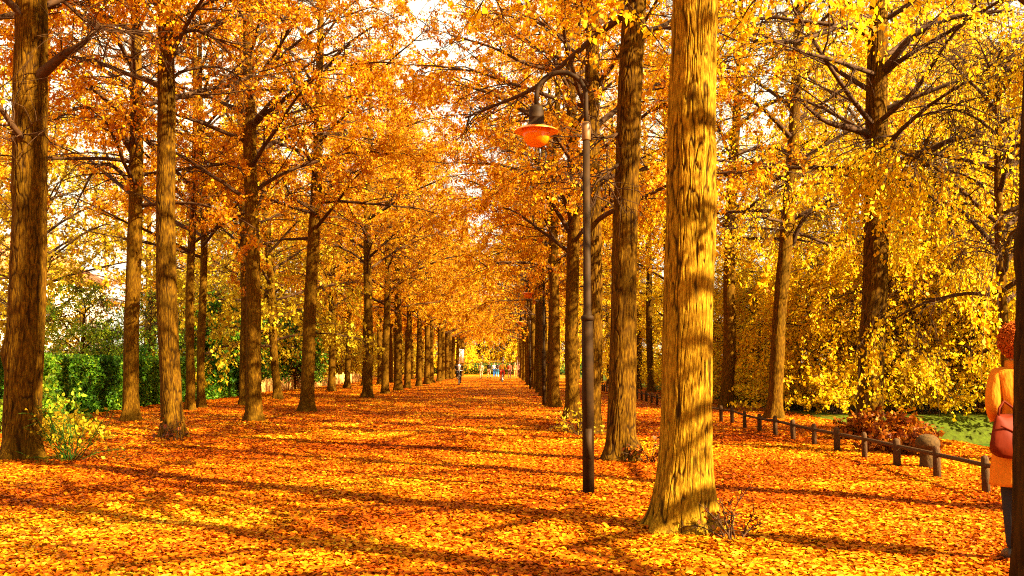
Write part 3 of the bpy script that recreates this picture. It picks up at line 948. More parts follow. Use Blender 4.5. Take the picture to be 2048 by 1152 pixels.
def shrub(name, loc, r, h, nst, nl, L, mat, seed, label, cat='shrub', spread=1.0, group=None, stem_mat='twig', broad=False):
    """several stems from one foot, leaves along them"""
    g = np.random.default_rng(seed)
    t = empty(name, (loc[0], loc[1], float(gz(loc[0], loc[1]))), label, cat, group)
    az = g.uniform(0, 6.283, nst); el = np.radians(g.uniform(25, 85, nst) / spread)
    d = np.stack([np.cos(az) * np.cos(el), np.sin(az) * np.cos(el), np.sin(el)], 1)
    st = np.stack([np.cos(az) * r * .25 * g.random(nst), np.sin(az) * r * .25 * g.random(nst), np.zeros(nst) - .03], 1)
    P = grow(st, d, h * g.uniform(.7, 1.25, nst), 8, .14, .12, g)
    V1, F1 = tubes_np(P, np.full((nst, 1), .009) * np.linspace(1, .3, 8)[None], 4)
    S, T = sample_along(P, np.clip(g.random((nst, 7)) * .8 + .2, 0, 1))
    P2 = grow(S.reshape(-1, 3), unit(T.reshape(-1, 3) + g.normal(0, .8, (nst * 7, 3))), h * .3 * g.uniform(.5, 1.3, nst * 7), 5, .1, .15, g)
    V2, F2 = tubes_np(P2, np.full((nst * 7, 1), .005) * np.linspace(1, .4, 5)[None], 3)
    link('stems', mesh_np(name + '_stems', np.concatenate([V1, V2]), np.concatenate([F1, F2 + len(V1)]), M[stem_mat], True), t)
    k = nl // (nst * 7) + 1
    S, T = sample_along(P2, g.random((nst * 7, k)))
    S = S.reshape(-1, 3) + g.normal(0, .03, (nst * 7 * k, 3)); T = T.reshape(-1, 3)
    n = len(S)
    S[:, 2] = np.maximum(S[:, 2], .03)
    LL = L * g.uniform(.6, 1.3, n)
    fn = leaf_broad if broad else leaf_quads
    V, F = fn(S, unit(T * .4 + g.normal(0, .7, (n, 3)) + np.array([0, 0, -.3])), unit(g.normal(0, 1, (n, 3)) + np.array([0, 0, .7])), LL, LL * g.uniform(.6, .85, n), LL * g.uniform(0, .15, n))
    link('leaves', mesh_np(name + '_leaves', V, F, M[mat], False, np.repeat(np.clip(g.normal(.5, .24, n), 0, 1), 6 if broad else 4)), t)
    return t


shrub('roadside_shrub', (-8.1, 17.6), .7, .6, 20, 900, .09, 'leaf_olive', 11, 'loose yellow green bush with big leaves behind the foot of the massive left trunk', broad=True)
shrub('roadside_shrub', (-9.3, 18.9), .9, .9, 22, 1500, .10, 'leaf_conifer', 12, 'low leafy green bush between the massive left trunk and the hedge', broad=True)
shrub('russet_shrub', (7.0, 18.0), 1.2, .62, 60, 4600, .10, 'leaf_russet', 13, 'mound of russet leaves on dark twigs at the foot of the large dappled trunk', spread=1.5)
shrub('russet_shrub', (6.4, 15.6), .8, .5, 40, 2400, .09, 'leaf_russet', 14, 'low dark russet mound behind the rail fence beside the stone bollard', spread=1.7)
shrub('trunk_shoots', (1.80, 7.75), .2, .42, 9, 26, .05, 'leaf_russet', 15, 'thin reddish shoots sprouting right of the sunlit trunk foot', 'shoots')
shrub('trunk_shoots', (2.05, 13.75), .2, .4, 9, 70, .07, 'leaf_russet', 16, 'russet shoots at the foot of the shaded trunk behind the near lamp', 'shoots')
shrub('trunk_shoots', (1.45, 19.3), .3, .7, 14, 160, .08, 'leaf_olive', 17, 'leafy shoots at the flared trunk foot directly behind the lamp post', 'shoots')
shrub('trunk_shoots', (-6.05, 17.6), .3, .5, 10, 60, .08, 'leaf_russet', 18, 'leafy shoots at the right foot of the slim dark left trunk', 'shoots')
shrub('grass_tuft', (-6.45, 14.2), .3, .9, 26, 60, .07, 'leaf_olive', 19, 'long arching grass and stems beside the massive left trunk', 'grass tuft', stem_mat='leaf_conifer')

ev = [make_crown("evergreen%d" % k, 90 + k, H=5.6, z0=.5, nl=30, nsub=8, ntw=7, nleaf=16, spread=2.4, L=.09, mat='leaf_conifer', hang=.1, droop=.10, fill=.7, twl=.6) for k in range(1)]
dk = [make_crown("darkbush%d" % k, 95 + k, H=4.6, z0=.3, nl=30, nsub=8, ntw=7, nleaf=12, spread=2.0, L=.13, mat='leaf_green', hang=.1, droop=.08, fill=.95, twl=.6) for k in range(1)]
ST = trunk_mesh("short_trunk", 99, .09, 4.2, 10, 30, .002)
for (px, Y, s_, kind, lab) in [(165, 32, .75, ev, 'bushy yellow green evergreen tree behind the left hedge, nearest the white house'),
                               (226, 34, .62, dk, 'dark green bushy tree behind the hedge between the two nearest left trunks'),
                               (452, 41, 1.0, dk, 'dark green bush showing above the right end of the hedge'),
                               (300, 38, .8, ev, 'yellow green bushy tree behind the middle of the hedge'),
                               (590, 52, .9, dk, 'dark green bush behind the pale plank fence')]:
    X = atY(px, 731, Y).x
    t = tree((X, Y), .1, kind[0], ST, name='evergreen_tree', label=lab, s=s_)

# thicket of golden twigs on the bank, down to the ground
TK = make_crown("thicket", 77, H=6.2, z0=1.2, nl=22, nsub=8, ntw=6, nleaf=22, spread=3.0, L=.10, mat='leaf_gold', weep=.22, twl=1.2, hang=.6, droop=.14, fill=.85)
for (x, y, s_) in [(11.2, 28.2, .9), (14.0, 28.2, 1.1), (18.5, 28.6, 1.2), (11.0, 34.0, .9), (10.8, 41, .9), (10.6, 48, 1.0), (13.5, 33, 1.1), (23, 29, 1.3), (28, 31, 1.3), (9.3, 55, 1.1), (9.5, 64, 1.2), (9.4, 76, 1.2), (16.5, 37, 1.2), (9.8, 30.5, .75), (9.9, 37.5, .8), (9.9, 44.5, .85), (16.2, 28.6, .9), (20.8, 28.4, 1.0)]:
    tree((x, y), .08, TK, ST, name='golden_thicket', s=s_, label='low golden bush with hanging twigs on the far bank of the pond', group='golden bushes beyond the pond')
CT = make_crown("curtain", 79, H=8.5, z0=3.2, nl=24, nsub=9, ntw=8, nleaf=30, spread=3.6, L=.085, mat='leaf_gold', weep=.30, twl=1.5, hang=.9, droop=.16, fill=.55, inner=.5)
CTT = trunk_mesh("thin_trunk", 98, .09, 8.2, 14, 50, .003)
for (x, y, s_, lab) in [(9.25, 17.6, 1.0, 'golden tree whose leafy curtain hangs over the pond right of the large dappled trunk'),
                        (15.2, 28.2, 1.0, 'golden tree with hanging twigs at the far corner of the pond, toward the right edge')]:
    tree((x, y), .08, CT, CTT, name='weeping_tree', s=s_, label=lab)

# ------------------------------------------------------------------ street lamps
def street_lamp(loc, label):
    t = empty('street_lamp', (loc[0], loc[1], float(gz(loc[0], loc[1]))), label, 'street lamp', 'arched street lamps along the avenue')
    b = MB()
    b.lathe([(.064, -.1), (.064, 1.85), (.060, 1.90), (.052, 1.94), (.044, 2.0), (.040, 3.95)], 20)
    b.build('pole', M['iron'], t)
    b = MB(); b.lathe([(.042, 1.88), (.070, 1.885), (.072, 1.93), (.050, 1.95)], 20); b.build('joint_ring', M['iron'], t)
    b = MB(); b.lathe([(.046, 3.90), (.050, 3.91), (.050, 4.09), (.036, 4.11)], 20); b.build('collar', M['iron_collar'], t)
    pts = [(0, 0, 4.05), (0, 0, 4.25), (0, 0, 4.40)]
    R = .278
    for k in range(1, 17):
        a = math.pi * k / 16
        pts.append((-R + R * math.cos(a), 0, 4.40 + R * math.sin(a)))
    pts.append((-2 * R, 0, 4.28))
    b = MB(); b.tube(pts, .027, 14); b.build('arm', M['iron'], t)
    c = (-2 * R, 0, 0)
    b = MB()
    b.lathe([(.03, 4.30), (.060, 4.295), (.078, 4.27), (.084, 4.22), (.084, 4.17), (.088, 4.165), (.088, 4.15), (.084, 4.145), (.086, 4.11),
             (.105, 4.08), (.135, 4.055), (.150, 4.04), (.05, 4.035)], 28, c)
    b.build('lamp_housing', M['iron'], t)
    b = MB()
    b.lathe([(.145, 4.05), (.20, 4.035), (.245, 4.008), (.250, 4.000), (.245, 3.998), (.19, 4.02), (.12, 4.03)], 36, c)
    b.build('lamp_shade', M['shade_enamel'], t)
    b = MB()
    b.lathe([(.158, 4.018), (.157, 3.96), (.142, 3.905), (.112, 3.86), (.06, 3.832), (.001, 3.825)], 28, c)
    b.build('glass_bowl', M['bowl'], t)
    b = MB(); b.box((.0, -.066, .55), (.07, .01, .32)); b.build('service_door', M['iron'], t, False)
    return t


m, nt, out = new_mat("amber_bowl_glass")
p = nt.nodes.new("ShaderNodeBsdfPrincipled")
p.inputs['Base Color'].default_value = (.75, .27, .002, 1)
p.inputs['Roughness'].default_value = 0.12
p.inputs['Subsurface Weight'].default_value = 0.3
tl = nt.nodes.new("ShaderNodeBsdfTranslucent"); tl.inputs[0].default_value = (1, .34, .0, 1)
mx = nt.nodes.new("ShaderNodeMixShader"); mx.inputs[0].default_value = .45
nt.links.new(p.outputs[0], mx.inputs[1]); nt.links.new(tl.outputs[0], mx.inputs[2]); nt.links.new(mx.outputs[0], out.inputs[0])
M['bowl'] = m
street_lamp(at(1177, 990), 'nearest street lamp with arched arm and orange bowl before the sunlit trunk')
street_lamp(at(1088, 810), 'second street lamp along the path, thin dark post beside the right row')
street_lamp((1.35, 57.0, 0), 'third and farthest street lamp, head showing against the far foliage')

# ------------------------------------------------------------------ low rail fence
FXx = 5.27
t = empty('rail_fence', (FXx, 8.2, 0), 'low brown wooden rail fence along the right edge of the path', 'fence')
_rf = random.Random(8)
tops = []
for k in range(46):
    y = k * 1.22
    x = .10 * math.sin(y * .11)
    z0 = float(gz(FXx + x, 8.2 + y))
    h = .34 + _rf.uniform(-.015, .02)
    tops.append((x, y, z0 + h))
    r = .046 * _rf.uniform(.9, 1.15)
    b = MB(); b.lathe([(r, -.1), (r * .98, h - .05), (r * .96, h + .02), (r * .78, h + .045), (r * .35, h + .06)], 12, (x + _rf.uniform(-.01, .01), y, z0))
    b.build('post', M['post_wood'], t)
b = MB()
b.tube([(x - .0, y, z - .045) for x, y, z in tops], .027, 8)
b.build('rail', M['post_wood'], t)

bl = at(1842, 948)
t = empty('stone_bollard', (5.66, 12.9, float(gz(5.66, 12.9))), 'weathered stone bollard with mushroom cap behind the low rail fence', 'bollard')
b = MB(); b.lathe([(.115, -.1), (.112, .10), (.100, .22), (.10, .27), (.12, .285)], 20); b.build('column', M['stone'], t)
b = MB(); b.lathe([(.10, .275), (.145, .29), (.158, .325), (.152, .375), (.125, .42), (.08, .45), (.02, .46)], 26); b.build('cap', M['stone'], t)

# pale plank fence on the left, behind the trees
t = empty('plank_fence', (-11.7, 41.5, 0), 'low pale wooden plank fence beyond the end of the hedge', 'fence')
_rp = random.Random(3)
for k in range(14):
    y0 = k * 2.4
    b = MB(); b.box((0, y0, .42), (.10, .10, .95)); b.build('post', M['pale_wood'], t, False)
    b = MB()
    for j in range(14):
        b.box((.07, y0 + .14 + j * .165, .40 + _rp.uniform(-.02, .02)), (.022, .135, .74))
    b.build('planks', M['pale_wood'], t, False)
b = MB(); b.box((.045, 16.8, .62), (.03, 33.6, .07)); b.box((.045, 16.8, .2), (.03, 33.6, .07)); b.build('cross_rails', M['pale_wood'], t, False)

# fallen bough by the hedge
p0 = at(110, 858); p1 = at(195, 852)
g_ = empty('fallen_branch', (p0.x, p0.y, .05), 'reddish brown fallen bough among the leaves before the hedge', 'branch')
b = MB(); dx = p1.x - p0.x
b.tube([(0, 0, .0), (dx * .3, .1, .10), (dx * .6, .05, .13), (dx * 1.0, .2, .05), (dx * 1.3, .1, .12)], [.07, .065, .05, .04, .02], 10)
b.build('bough', M['bark'], g_)
b = MB(); b.tube([(dx * .3, .1, .1), (dx * .45, -.2, .2), (dx * .55, -.3, .35)], [.03, .02, .01], 6); b.build('side_twig', M['bark'], g_)

# ------------------------------------------------------------------ white house on the left
t = empty('white_house', (-26.2, 52.0, 0), 'white rendered house seen between the trees at the left edge', 'house')
b = MB(); b.box((-6, 5, 3.3), (12, 10, 6.6)); b.build('wall', M['plaster'], t, False)
rf = MB(); rf.add([(-12.4, -.4, 6.6), (.4, -.4, 6.6), (.4, 10.4, 6.6), (-12.4, 10.4, 6.6), (-9, 5, 9.2), (-3, 5, 9.2)],
                 [(0, 1, 5, 4), (1, 2, 5), (2, 3, 4, 5), (3, 0, 4), (0, 3, 2, 1)])
ro = rf.build('roof', M['roof'], t, False)
b = MB(); b.box((-8, 4, 8.9), (.7, .7, 1.6)); b.build('chimney', M['roof'], ro, False)
for (cx_, cz) in [(-1.6, 1.7), (-4.6, 1.7), (-7.6, 1.7), (-10.4, 1.7), (-1.6, 4.7), (-4.6, 4.7), (-7.6, 4.7), (-10.4, 4.7)]:
    b = MB()
    for (x, z, w, h) in [(cx_ - .58, cz, .08, 1.5), (cx_ + .58, cz, .08, 1.5), (cx_, cz + .71, 1.08, .08), (cx_, cz - .71, 1.08, .08), (cx_, cz, .05, 1.34)]:
        b.box((x, -.02, z), (w, .10, h))
    w_ = b.build('window', M['plaster'], t, False)
    b = MB(); b.box((cx_, .0, cz), (1.1, .02, 1.36)); b.build('pane', M['glass'], w_, False)
    b = MB(); b.box((cx_, -.09, cz - .80), (1.4, .16, .07)); b.build('sill', M['kerb'], w_, False)
for cy_ in (2.5, 6.5):
    b = MB()
    for (y, z, w, h) in [(cy_ - .58, 4.7, .08, 1.5), (cy_ + .58, 4.7, .08, 1.5), (cy_, 5.41, 1.08, .08), (cy_, 3.99, 1.08, .08)]:
        b.box((.02, y, z), (.10, w, h))
    w_ = b.build('window', M['plaster'], t, False)
    b = MB(); b.box((.0, cy_, 4.7), (.02, 1.1, 1.36)); b.build('pane', M['glass'], w_, False)

# ------------------------------------------------------------------ people
import bmesh


def cloth(name, col, rough=.8):
    return simple_mat(name, col, rough, .12, 30, bump=.1, spec=.2)


def skin_mesh(name, nodes, edges, root, mat, levels=1):
    bm = bmesh.new()
    lay = bm.verts.layers.skin.verify()
    vs = {}
    for k, v in nodes.items():
        q = bm.verts.new(v[:3]); vs[k] = q
        rx = v[3]; ry = v[4] if len(v) > 4 else rx
        q[lay].radius = (rx, ry)
        q[lay].use_root = (k == root)
    for a, b_ in edges:
        bm.edges.new((vs[a], vs[b_]))
    me = bpy.data.meshes.new(name + '_src'); bm.to_mesh(me); bm.free()
    o = bpy.data.objects.new(name + '_src', me); COL.objects.link(o)
    md = o.modifiers.new('s', 'SKIN'); md.use_smooth_shade = True; md.branch_smoothing = .2
    sb = o.modifiers.new('u', 'SUBSURF'); sb.levels = levels; sb.render_levels = levels
    dg = bpy.context.evaluated_depsgraph_get(); dg.update()
    res = bpy.data.meshes.new_from_object(o.evaluated_get(dg))
    res.name = name
    bpy.data.objects.remove(o)
    res.materials.clear(); res.materials.append(mat)
    for pl in res.polygons: pl.use_smooth = True
    return res


def chain(*k):
    return [(k[i], k[i + 1]) for i in range(len(k) - 1)]


STAND = dict(pel=(0, 0, .95), bel=(0, 0, 1.08), che=(0, 0, 1.28), nkb=(0, 0, 1.44), nk=(0, -.01, 1.51), hd=(0, -.015, 1.585), hd2=(0, -.01, 1.66), hd3=(0, 0, 1.72),
             shL=(.17, 0, 1.41), elL=(.22, .03, 1.13), wrL=(.22, -.06, .90), haL=(.22, -.09, .82),
             shR=(-.17, 0, 1.41), elR=(-.22, .03, 1.13), wrR=(-.22, -.06, .90), haR=(-.22, -.09, .82),
             hiL=(.09, 0, .90), knL=(.10, -.02, .50), anL=(.10, .03, .09), toL=(.11, -.12, .035),
             hiR=(-.09, 0, .90), knR=(-.10, -.02, .50), anR=(-.10, .03, .09), toR=(-.11, -.12, .035))
RAD = dict(pel=(.15, .11), bel=(.125, .10), che=(.155, .11), nkb=(.075, .065), nk=(.052, .052), hd=(.072, .082), hd2=(.082, .095), hd3=(.055, .065),
           sh=(.055,), el=(.040,), wr=(.026,), ha=(.036, .018), hi=(.085,), kn=(.055,), an=(.036,), to=(.032,))


def person(loc, rz, pose, top, legs, hair, skin, label, scale=1.0, skirt=False, group=None, top_open=None, shoes=(.03, .02, .01), fingers=False, levels=1, smooth_hair=True):
    P = dict(STAND); P.update(pose)
    def R(k):
        return RAD.get(k) or RAD[k[:2]]
    N = {k: tuple(P[k]) + R(k) for k in P}
    t = empty('person', (loc[0], loc[1], float(gz(loc[0], loc[1]))), label, 'person', group, rz)
    t.scale = (scale,) * 3
    E = chain('pel', 'bel', 'che', 'nkb', 'nk', 'hd', 'hd2', 'hd3')
    for s_ in 'LR':
        E += chain('che', 'sh' + s_, 'el' + s_, 'wr' + s_, 'ha' + s_) + chain('pel', 'hi' + s_, 'kn' + s_, 'an' + s_, 'to' + s_)
        # fingers and thumb
        h = Vector(P['ha' + s_]); w = Vector(P['wr' + s_]); d = (h - w).normalized()
        if fingers:
            sd = Vector((0, 1, 0)) if abs(d.y) < .8 else Vector((1, 0, 0))
            sd = (sd - d * sd.dot(d)).normalized()
            inn = d.cross(sd) * (1 if s_ == 'R' else -1)
            for j, ln in enumerate((.066, .078, .072, .056)):
                a = h + sd * (.027 - .018 * j)
                m1 = a + d * ln * .5 + inn * .006; m2 = a + d * ln + inn * .022
                N['f%s%da' % (s_, j)] = tuple(m1) + (.0088,); N['f%s%db' % (s_, j)] = tuple(m2) + (.0072,)
                E += chain('ha' + s_, 'f%s%da' % (s_, j), 'f%s%db' % (s_, j))
            a = w + (h - w) * .4 + sd * .038; b2 = a + d * .04 + sd * .014
            N['t%sa' % s_] = tuple(a) + (.011,); N['t%sb' % s_] = tuple(b2) + (.0085,)
            E += chain('wr' + s_, 't%sa' % s_, 't%sb' % s_)
    nose = Vector(P['hd']) + Vector((0, -.095, .02))
    N['nose'] = tuple(nose) + (.013,); E.append(('hd', 'nose'))
    link('body', skin_mesh('body', N, E, 'pel', skin, levels), t)
    def shell(name, keys, edges, add, mat, root):
        n_ = {k: tuple(P[k]) + tuple(r + add for r in R(k)) for k in keys}
        link(name, skin_mesh(name, n_, edges, root, mat, levels), t)
    ak = ['pel', 'bel', 'che', 'nkb', 'shL', 'elL', 'wrL', 'shR', 'elR', 'wrR']
    ae = chain('pel', 'bel', 'che', 'nkb') + chain('che', 'shL', 'elL', 'wrL') + chain('che', 'shR', 'elR', 'wrR')
    shell('jacket' if not skirt else 'coat', ak, ae, .016, top, 'pel')
    if legs is not None:
        lk = ['pel', 'hiL', 'knL', 'anL', 'hiR', 'knR', 'anR']
        shell('trousers', lk, chain('pel', 'hiL', 'knL', 'anL') + chain('pel', 'hiR', 'knR', 'anR'), .012, legs, 'pel')
    b = MB()
    for s_ in 'LR':
        a = Vector(P['an' + s_]); c = Vector(P['to' + s_]); dd = c - a
        sh_ = MB()
        sh_.tube([a + Vector((0, .03, .02)), a + Vector((0, .02, -.03)), a + dd * .5 + Vector((0, 0, -.01)), c, c + dd * .25], [.044, .05, .048, .045, .02], 10)
        sh_.build('shoe', shoe_mat, t)
    if top_open is not None:
        b = MB(); q = Vector(P['che']); q2 = Vector(P['bel'])
        b.ball((q.x, q.y - .115, (q.z + q2.z) / 2 + .02), (.10, .07, .24)); b.build('shirt', top_open, t)
    # hair
    h = Vector(P['hd2'])
    b = MB(); b.ball(h + Vector((0, .022, .012)), (.093, .098, .098), 14, 10); b.build('hair', hair, t)
    return t


shoe_mat = simple_mat("shoe_leather", (.02, .012, .008), .5, .3, 10)
skin_m = simple_mat("skin", (.55, .26, .12), .6, .08, 4, spec=.3)
hair_brown = simple_mat("hair_brown", (.09, .035, .01), .7, .4, 40)
hair_fair = simple_mat("hair_fair", (.50, .27, .06), .7, .3, 40)


def bicycle(loc, rz, label, col):
    t = empty('bicycle', (loc[0], loc[1], float(gz(loc[0], loc[1]))), label, 'bicycle', None, rz)
    fm = simple_mat("bicycle_paint", col, .4, .1, 5, spec=.6)
    rub = M['rubber']
    for y in (-.52, .52):
        b = MB()
        pts = [(0, y + .335 * math.cos(a), .35 + .335 * math.sin(a)) for a in [2 * math.pi * k / 32 for k in range(33)]]
        b.tube(pts, .019, 8, False); w = b.build('wheel', rub, t)
        b = MB()
        pts = [(0, y + .310 * math.cos(a), .35 + .310 * math.sin(a)) for a in [2 * math.pi * k / 32 for k in range(33)]]
        b.tube(pts, .010, 6, False); b.build('rim', M['steel'], w)
        b = MB()
        for k in range(16):
            a = 2 * math.pi * k / 16
            b.tube([(.02 * (1 if k % 2 else -1), y, .35), (0, y + .31 * math.cos(a), .35 + .31 * math.sin(a))], .002, 4)
        b.tube([(-.05, y, .35), (.05, y, .35)], .022, 8); b.build('spokes', M['steel'], w)
    b = MB()
    hd, hb, bb, st, ra, fa = (0, -.36, .92), (0, -.40, .80), (0, .05, .30), (0, .20, .84), (0, .52, .35), (0, -.52, .35)
    for a, c in [(hd, st), (hb, bb), (bb, st), (st, ra), (bb, ra), (hd, hb)]:
        b.tube([a, c], .017, 8)
    b.build('frame', fm, t)
    b = MB(); b.tube([hb, (.05, -.44, .70), (.05, -.52, .35)], .012, 8); b.tube([hb, (-.05, -.44, .70), (-.05, -.52, .35)], .012, 8); b.build('fork', fm, t)
    b = MB(); b.tube([hd, (0, -.34, 1.04)], .014, 8); b.tube([(-.29, -.20, 1.04), (-.22, -.32, 1.05), (0, -.35, 1.04), (.22, -.32, 1.05), (.29, -.20, 1.04)], .013, 8); b.build('handlebar', M['steel'], t)
    b = MB(); b.tube([st, (0, .24, .93)], .014, 8); b.build('seat_post', M['steel'], t)
    b = MB(); b.tube([(0, .08, .945), (0, .2, .95), (0, .34, .955)], [.03, .06, .085], 10); b.build('saddle', rub, t)
    b = MB(); b.tube([(-.06, .05, .30), (.06, .05, .30)], .03, 8); b.tube([(.07, .05, .30), (.07, .09, .14), (.14, .09, .14)], .012, 6)
    b.tube([(-.07, .05, .30), (-.07, .01, .46), (-.14, .01, .46)], .012, 6); b.build('crank', M['steel'], t)
    return t


M['rubber'] = simple_mat("rubber", (.02, .018, .016), .8, .2, 20)
M['steel'] = simple_mat("steel", (.6, .6, .58), .3, .1, 20, metallic=.9)
RIDE = dict(pel=(0, .22, 1.03), bel=(0, .17, 1.15), che=(0, .05, 1.34), nkb=(0, -.01, 1.48), nk=(0, -.04, 1.54), hd=(0, -.07, 1.61), hd2=(0, -.07, 1.69), hd3=(0, -.06, 1.75),
            shL=(.17, .0, 1.45), elL=(.27, -.06, 1.23), wrL=(.27, -.20, 1.09), haL=(.27, -.27, 1.07),
            shR=(-.17, .0, 1.45), elR=(-.27, -.06, 1.23), wrR=(-.27, -.20, 1.09), haR=(-.27, -.27, 1.07),
            hiL=(.09, .20, .98), knL=(.13, -.05, .68), anL=(.13, .14, .24), toL=(.13, .02, .17),
            hiR=(-.09, .20, .98), knR=(-.14, -.16, .88), anR=(-.13, .05, .55), toR=(-.13, -.07, .49))


def walk(k=1.0, bend=0.0):
    return dict(haL=(.24, -.22 * k, .88), wrL=(.23, -.16 * k, .95), elL=(.22, -.02, 1.13), haR=(-.24, .16 * k, .84), wrR=(-.23, .11 * k, .91), elR=(-.22, .08, 1.14),
                knL=(.10, .06 * k, .50), anL=(.10, .30 * k, .13), toL=(.11, .20 * k, .04), knR=(-.10, -.16 * k, .51), anR=(-.10, -.22 * k, .09), toR=(-.11, -.36 * k, .05))


def foot(px, py):
    return at(px, py)


c1 = foot(918, 770)
bicycle(c1, 0.10, 'dark bicycle coming towards the camera under the rider in white shirt', (.03, .03, .035))
person(c1, 0.10, RIDE, cloth('black_jacket', (.018, .014, .014)), cloth('black_trousers', (.015, .012, .014)), hair_brown, skin_m,
       'cyclist in open dark jacket and white shirt riding towards the camera', top_open=cloth('white_shirt', (.8, .8, .78)))
c2 = foot(1005, 765)
bicycle(c2, math.pi - .05, 'bicycle ridden away from the camera under the yellow topped rider', (.10, .02, .02))
person(c2, math.pi - .05, RIDE, cloth('yellow_top', (.75, .42, .03)), cloth('red_shorts', (.50, .03, .01)), hair_brown, skin_m,
       'cyclist in yellow top and red trousers riding away down the avenue')
FAR = 'people at the far end of the avenue'
for (px, py, rz, tc, lc, hair, ps, lab) in [
    (962, 757.5, .1, (.80, .62, .35), (.62, .50, .22), hair_fair, walk(), 'walker in pale cream clothes right of the cyclist in white shirt'),
    (978, 757, 2.9, (.03, .02, .02), (.55, .28, .10), hair_fair, walk(.7), 'walker in black top and tan trousers beside the cream clothed walker'),
    (988, 754, .3, (.80, .80, .72), (.03, .15, .50), hair_brown, walk(.8), 'far walker in white top and blue trousers'),
    (995, 755, 3.2, (.08, .05, .05), (.05, .25, .45), hair_brown, {}, 'person in dark top and light blue trousers, left of the yellow topped rider'),
    (1019, 756, 3.0, (.40, .05, .02), (.10, .03, .02), hair_brown, walk(.6), 'walker in red top just right of the yellow topped rider'),
    (1030, 755, .2, (.30, .10, .02), (.45, .20, .04), hair_brown, {}, 'person in brown jacket and tan trousers left of the round white sign'),
    (1038, 754, 1.5, (.15, .04, .02), (.12, .05, .02), hair_brown, walk(.6), 'person in dark red jacket beside the round white sign'),
    (1059, 757, 3.1, (.50, .22, .04), (.10, .04, .02), hair_fair, {}, 'person in orange brown coat at the right edge of the far path')]:
    person(foot(px, py), rz, ps, cloth('far_top', tc), cloth('far_trousers', lc), hair, skin_m, lab, group=FAR)

# the woman behind the close trunk
wl = at(2053, 1128)
coat = simple_mat("tan_coat_cloth", (.44, .125, .006), .9, .14, 9, bump=.9, spec=.06, vs=(2, 2, .5))
red_hair = simple_mat("red_curly_hair", (.30, .055, .002), .85, .3, 60, spec=.1)
POSE_W = dict(shL=(.155, 0, 1.40), elL=(.20, .06, 1.15), wrL=(.15, -.13, 1.06), haL=(.11, -.19, 1.04),
              shR=(-.155, 0, 1.40), elR=(-.20, .05, 1.15), wrR=(-.17, -.12, 1.04), haR=(-.13, -.19, 1.02),
              hiL=(.08, 0, .88), hiR=(-.08, 0, .88), knL=(.085, -.03, .50), knR=(-.085, .03, .50), anL=(.085, .0, .09), anR=(-.085, .05, .09), toL=(.10, -.14, .04), toR=(-.10, -.09, .04))
w = person(wl, math.pi - .25, POSE_W, coat, cloth('black_leggings', (.012, .010, .012)), red_hair, skin_m,
           'woman in tan belted coat with curly red hair, half hidden at the right edge', scale=.955, skirt=True, fingers=True, levels=2)
b = MB()
n = 40
V = []; F = []
prof = [(.150, .118, 1.10), (.148, .116, 1.06), (.150, .118, 1.03), (.172, .138, .98), (.188, .155, .90), (.200, .168, .80), (.212, .178, .70), (.222, .186, .60), (.226, .190, .575)]
for j, (rx, ry, z) in enumerate(prof):
    for k in range(n):
        a = 2 * math.pi * k / n
        f = 1 + .035 * math.sin(7 * a + j * .25) * min(1, j / 4)
        V.append((rx * f * math.cos(a), ry * f * math.sin(a), z))
for j in range(len(prof) - 1):
    for k in range(n):
        F.append((j * n + k, (j + 1) * n + k, (j + 1) * n + (k + 1) % n, j * n + (k + 1) % n))
b.add(V, F)
sk = b.build('coat_skirt', coat, w)
sm = sk.modifiers.new('thickness', 'SOLIDIFY'); sm.thickness = .008
b = MB(); b.lathe([(.152, 1.035), (.160, 1.037), (.160, 1.072), (.152, 1.074)], 36, sx=1.0, sy=.80); b.build('belt', coat, w)
b = MB(); b.lathe([(.085, 1.43), (.092, 1.45), (.088, 1.50), (.078, 1.505)], 24, (0, .0, 0), 1.0, .9); b.build('collar', coat, w)
rc = random.Random(4)
b = MB()
for k in range(900):
    u = rc.uniform(-1, 1); a = rc.uniform(0, 2 * math.pi)
    s_ = math.sqrt(1 - u * u)
    nrm = Vector((s_ * math.cos(a), s_ * math.sin(a), u))
    if nrm.y < -.45 and nrm.z < .35: continue
    c = Vector((0, .02, 1.655)) + Vector((nrm.x * .098, nrm.y * .105, nrm.z * .10))
    e1 = nrm.orthogonal().normalized(); e2 = nrm.cross(e1)
    r = rc.uniform(.010, .019); turns = rc.uniform(1.2, 2.4); ln = rc.uniform(.03, .06)
    drift = (nrm * 1.0 + Vector((rc.uniform(-.5, .5), rc.uniform(-.5, .5), -.45))).normalized()
    pts = [c + drift * ln * q / 10 + (e1 * math.cos(turns * 6.28 * q / 10) + e2 * math.sin(turns * 6.28 * q / 10)) * r for q in range(11)]
    b.tube(pts, .0030, 4)
b.build('curls', red_hair, w)
# her handbag
bag_m = simple_mat("red_leather", (.085, .008, .0004), .6, .15, 8, bump=.15, spec=.06)
bx, by = wl.x - .165, wl.y - .13
bag = empty('handbag', (bx, by, float(gz(bx, by)) + .76), 'slouchy red leather handbag on the arm of the woman in tan coat', 'handbag', rz=.25)
b = MB()
V = []; F = []
n = 28
for j, (rx, ry, z) in enumerate([(.02, .01, 0), (.09, .045, .004), (.125, .062, .03), (.142, .070, .08), (.138, .068, .14), (.120, .055, .20), (.095, .035, .25), (.075, .014, .285), (.07, .006, .29)]):
    for k in range(n):
        a = 2 * math.pi * k / n
        f = 1 + .05 * math.sin(5 * a + j)
        V.append((rx * f * math.cos(a) * (1 + .1 * math.sin(j)), ry * f * math.sin(a), z + .012 * math.cos(2 * a)))
for j in range(8):
    for k in range(n):
        F.append((j * n + k, j * n + (k + 1) % n, (j + 1) * n + (k + 1) % n, (j + 1) * n + k))
F.append(tuple(reversed(range(n)))); F.append(tuple(range(8 * n, 9 * n)))
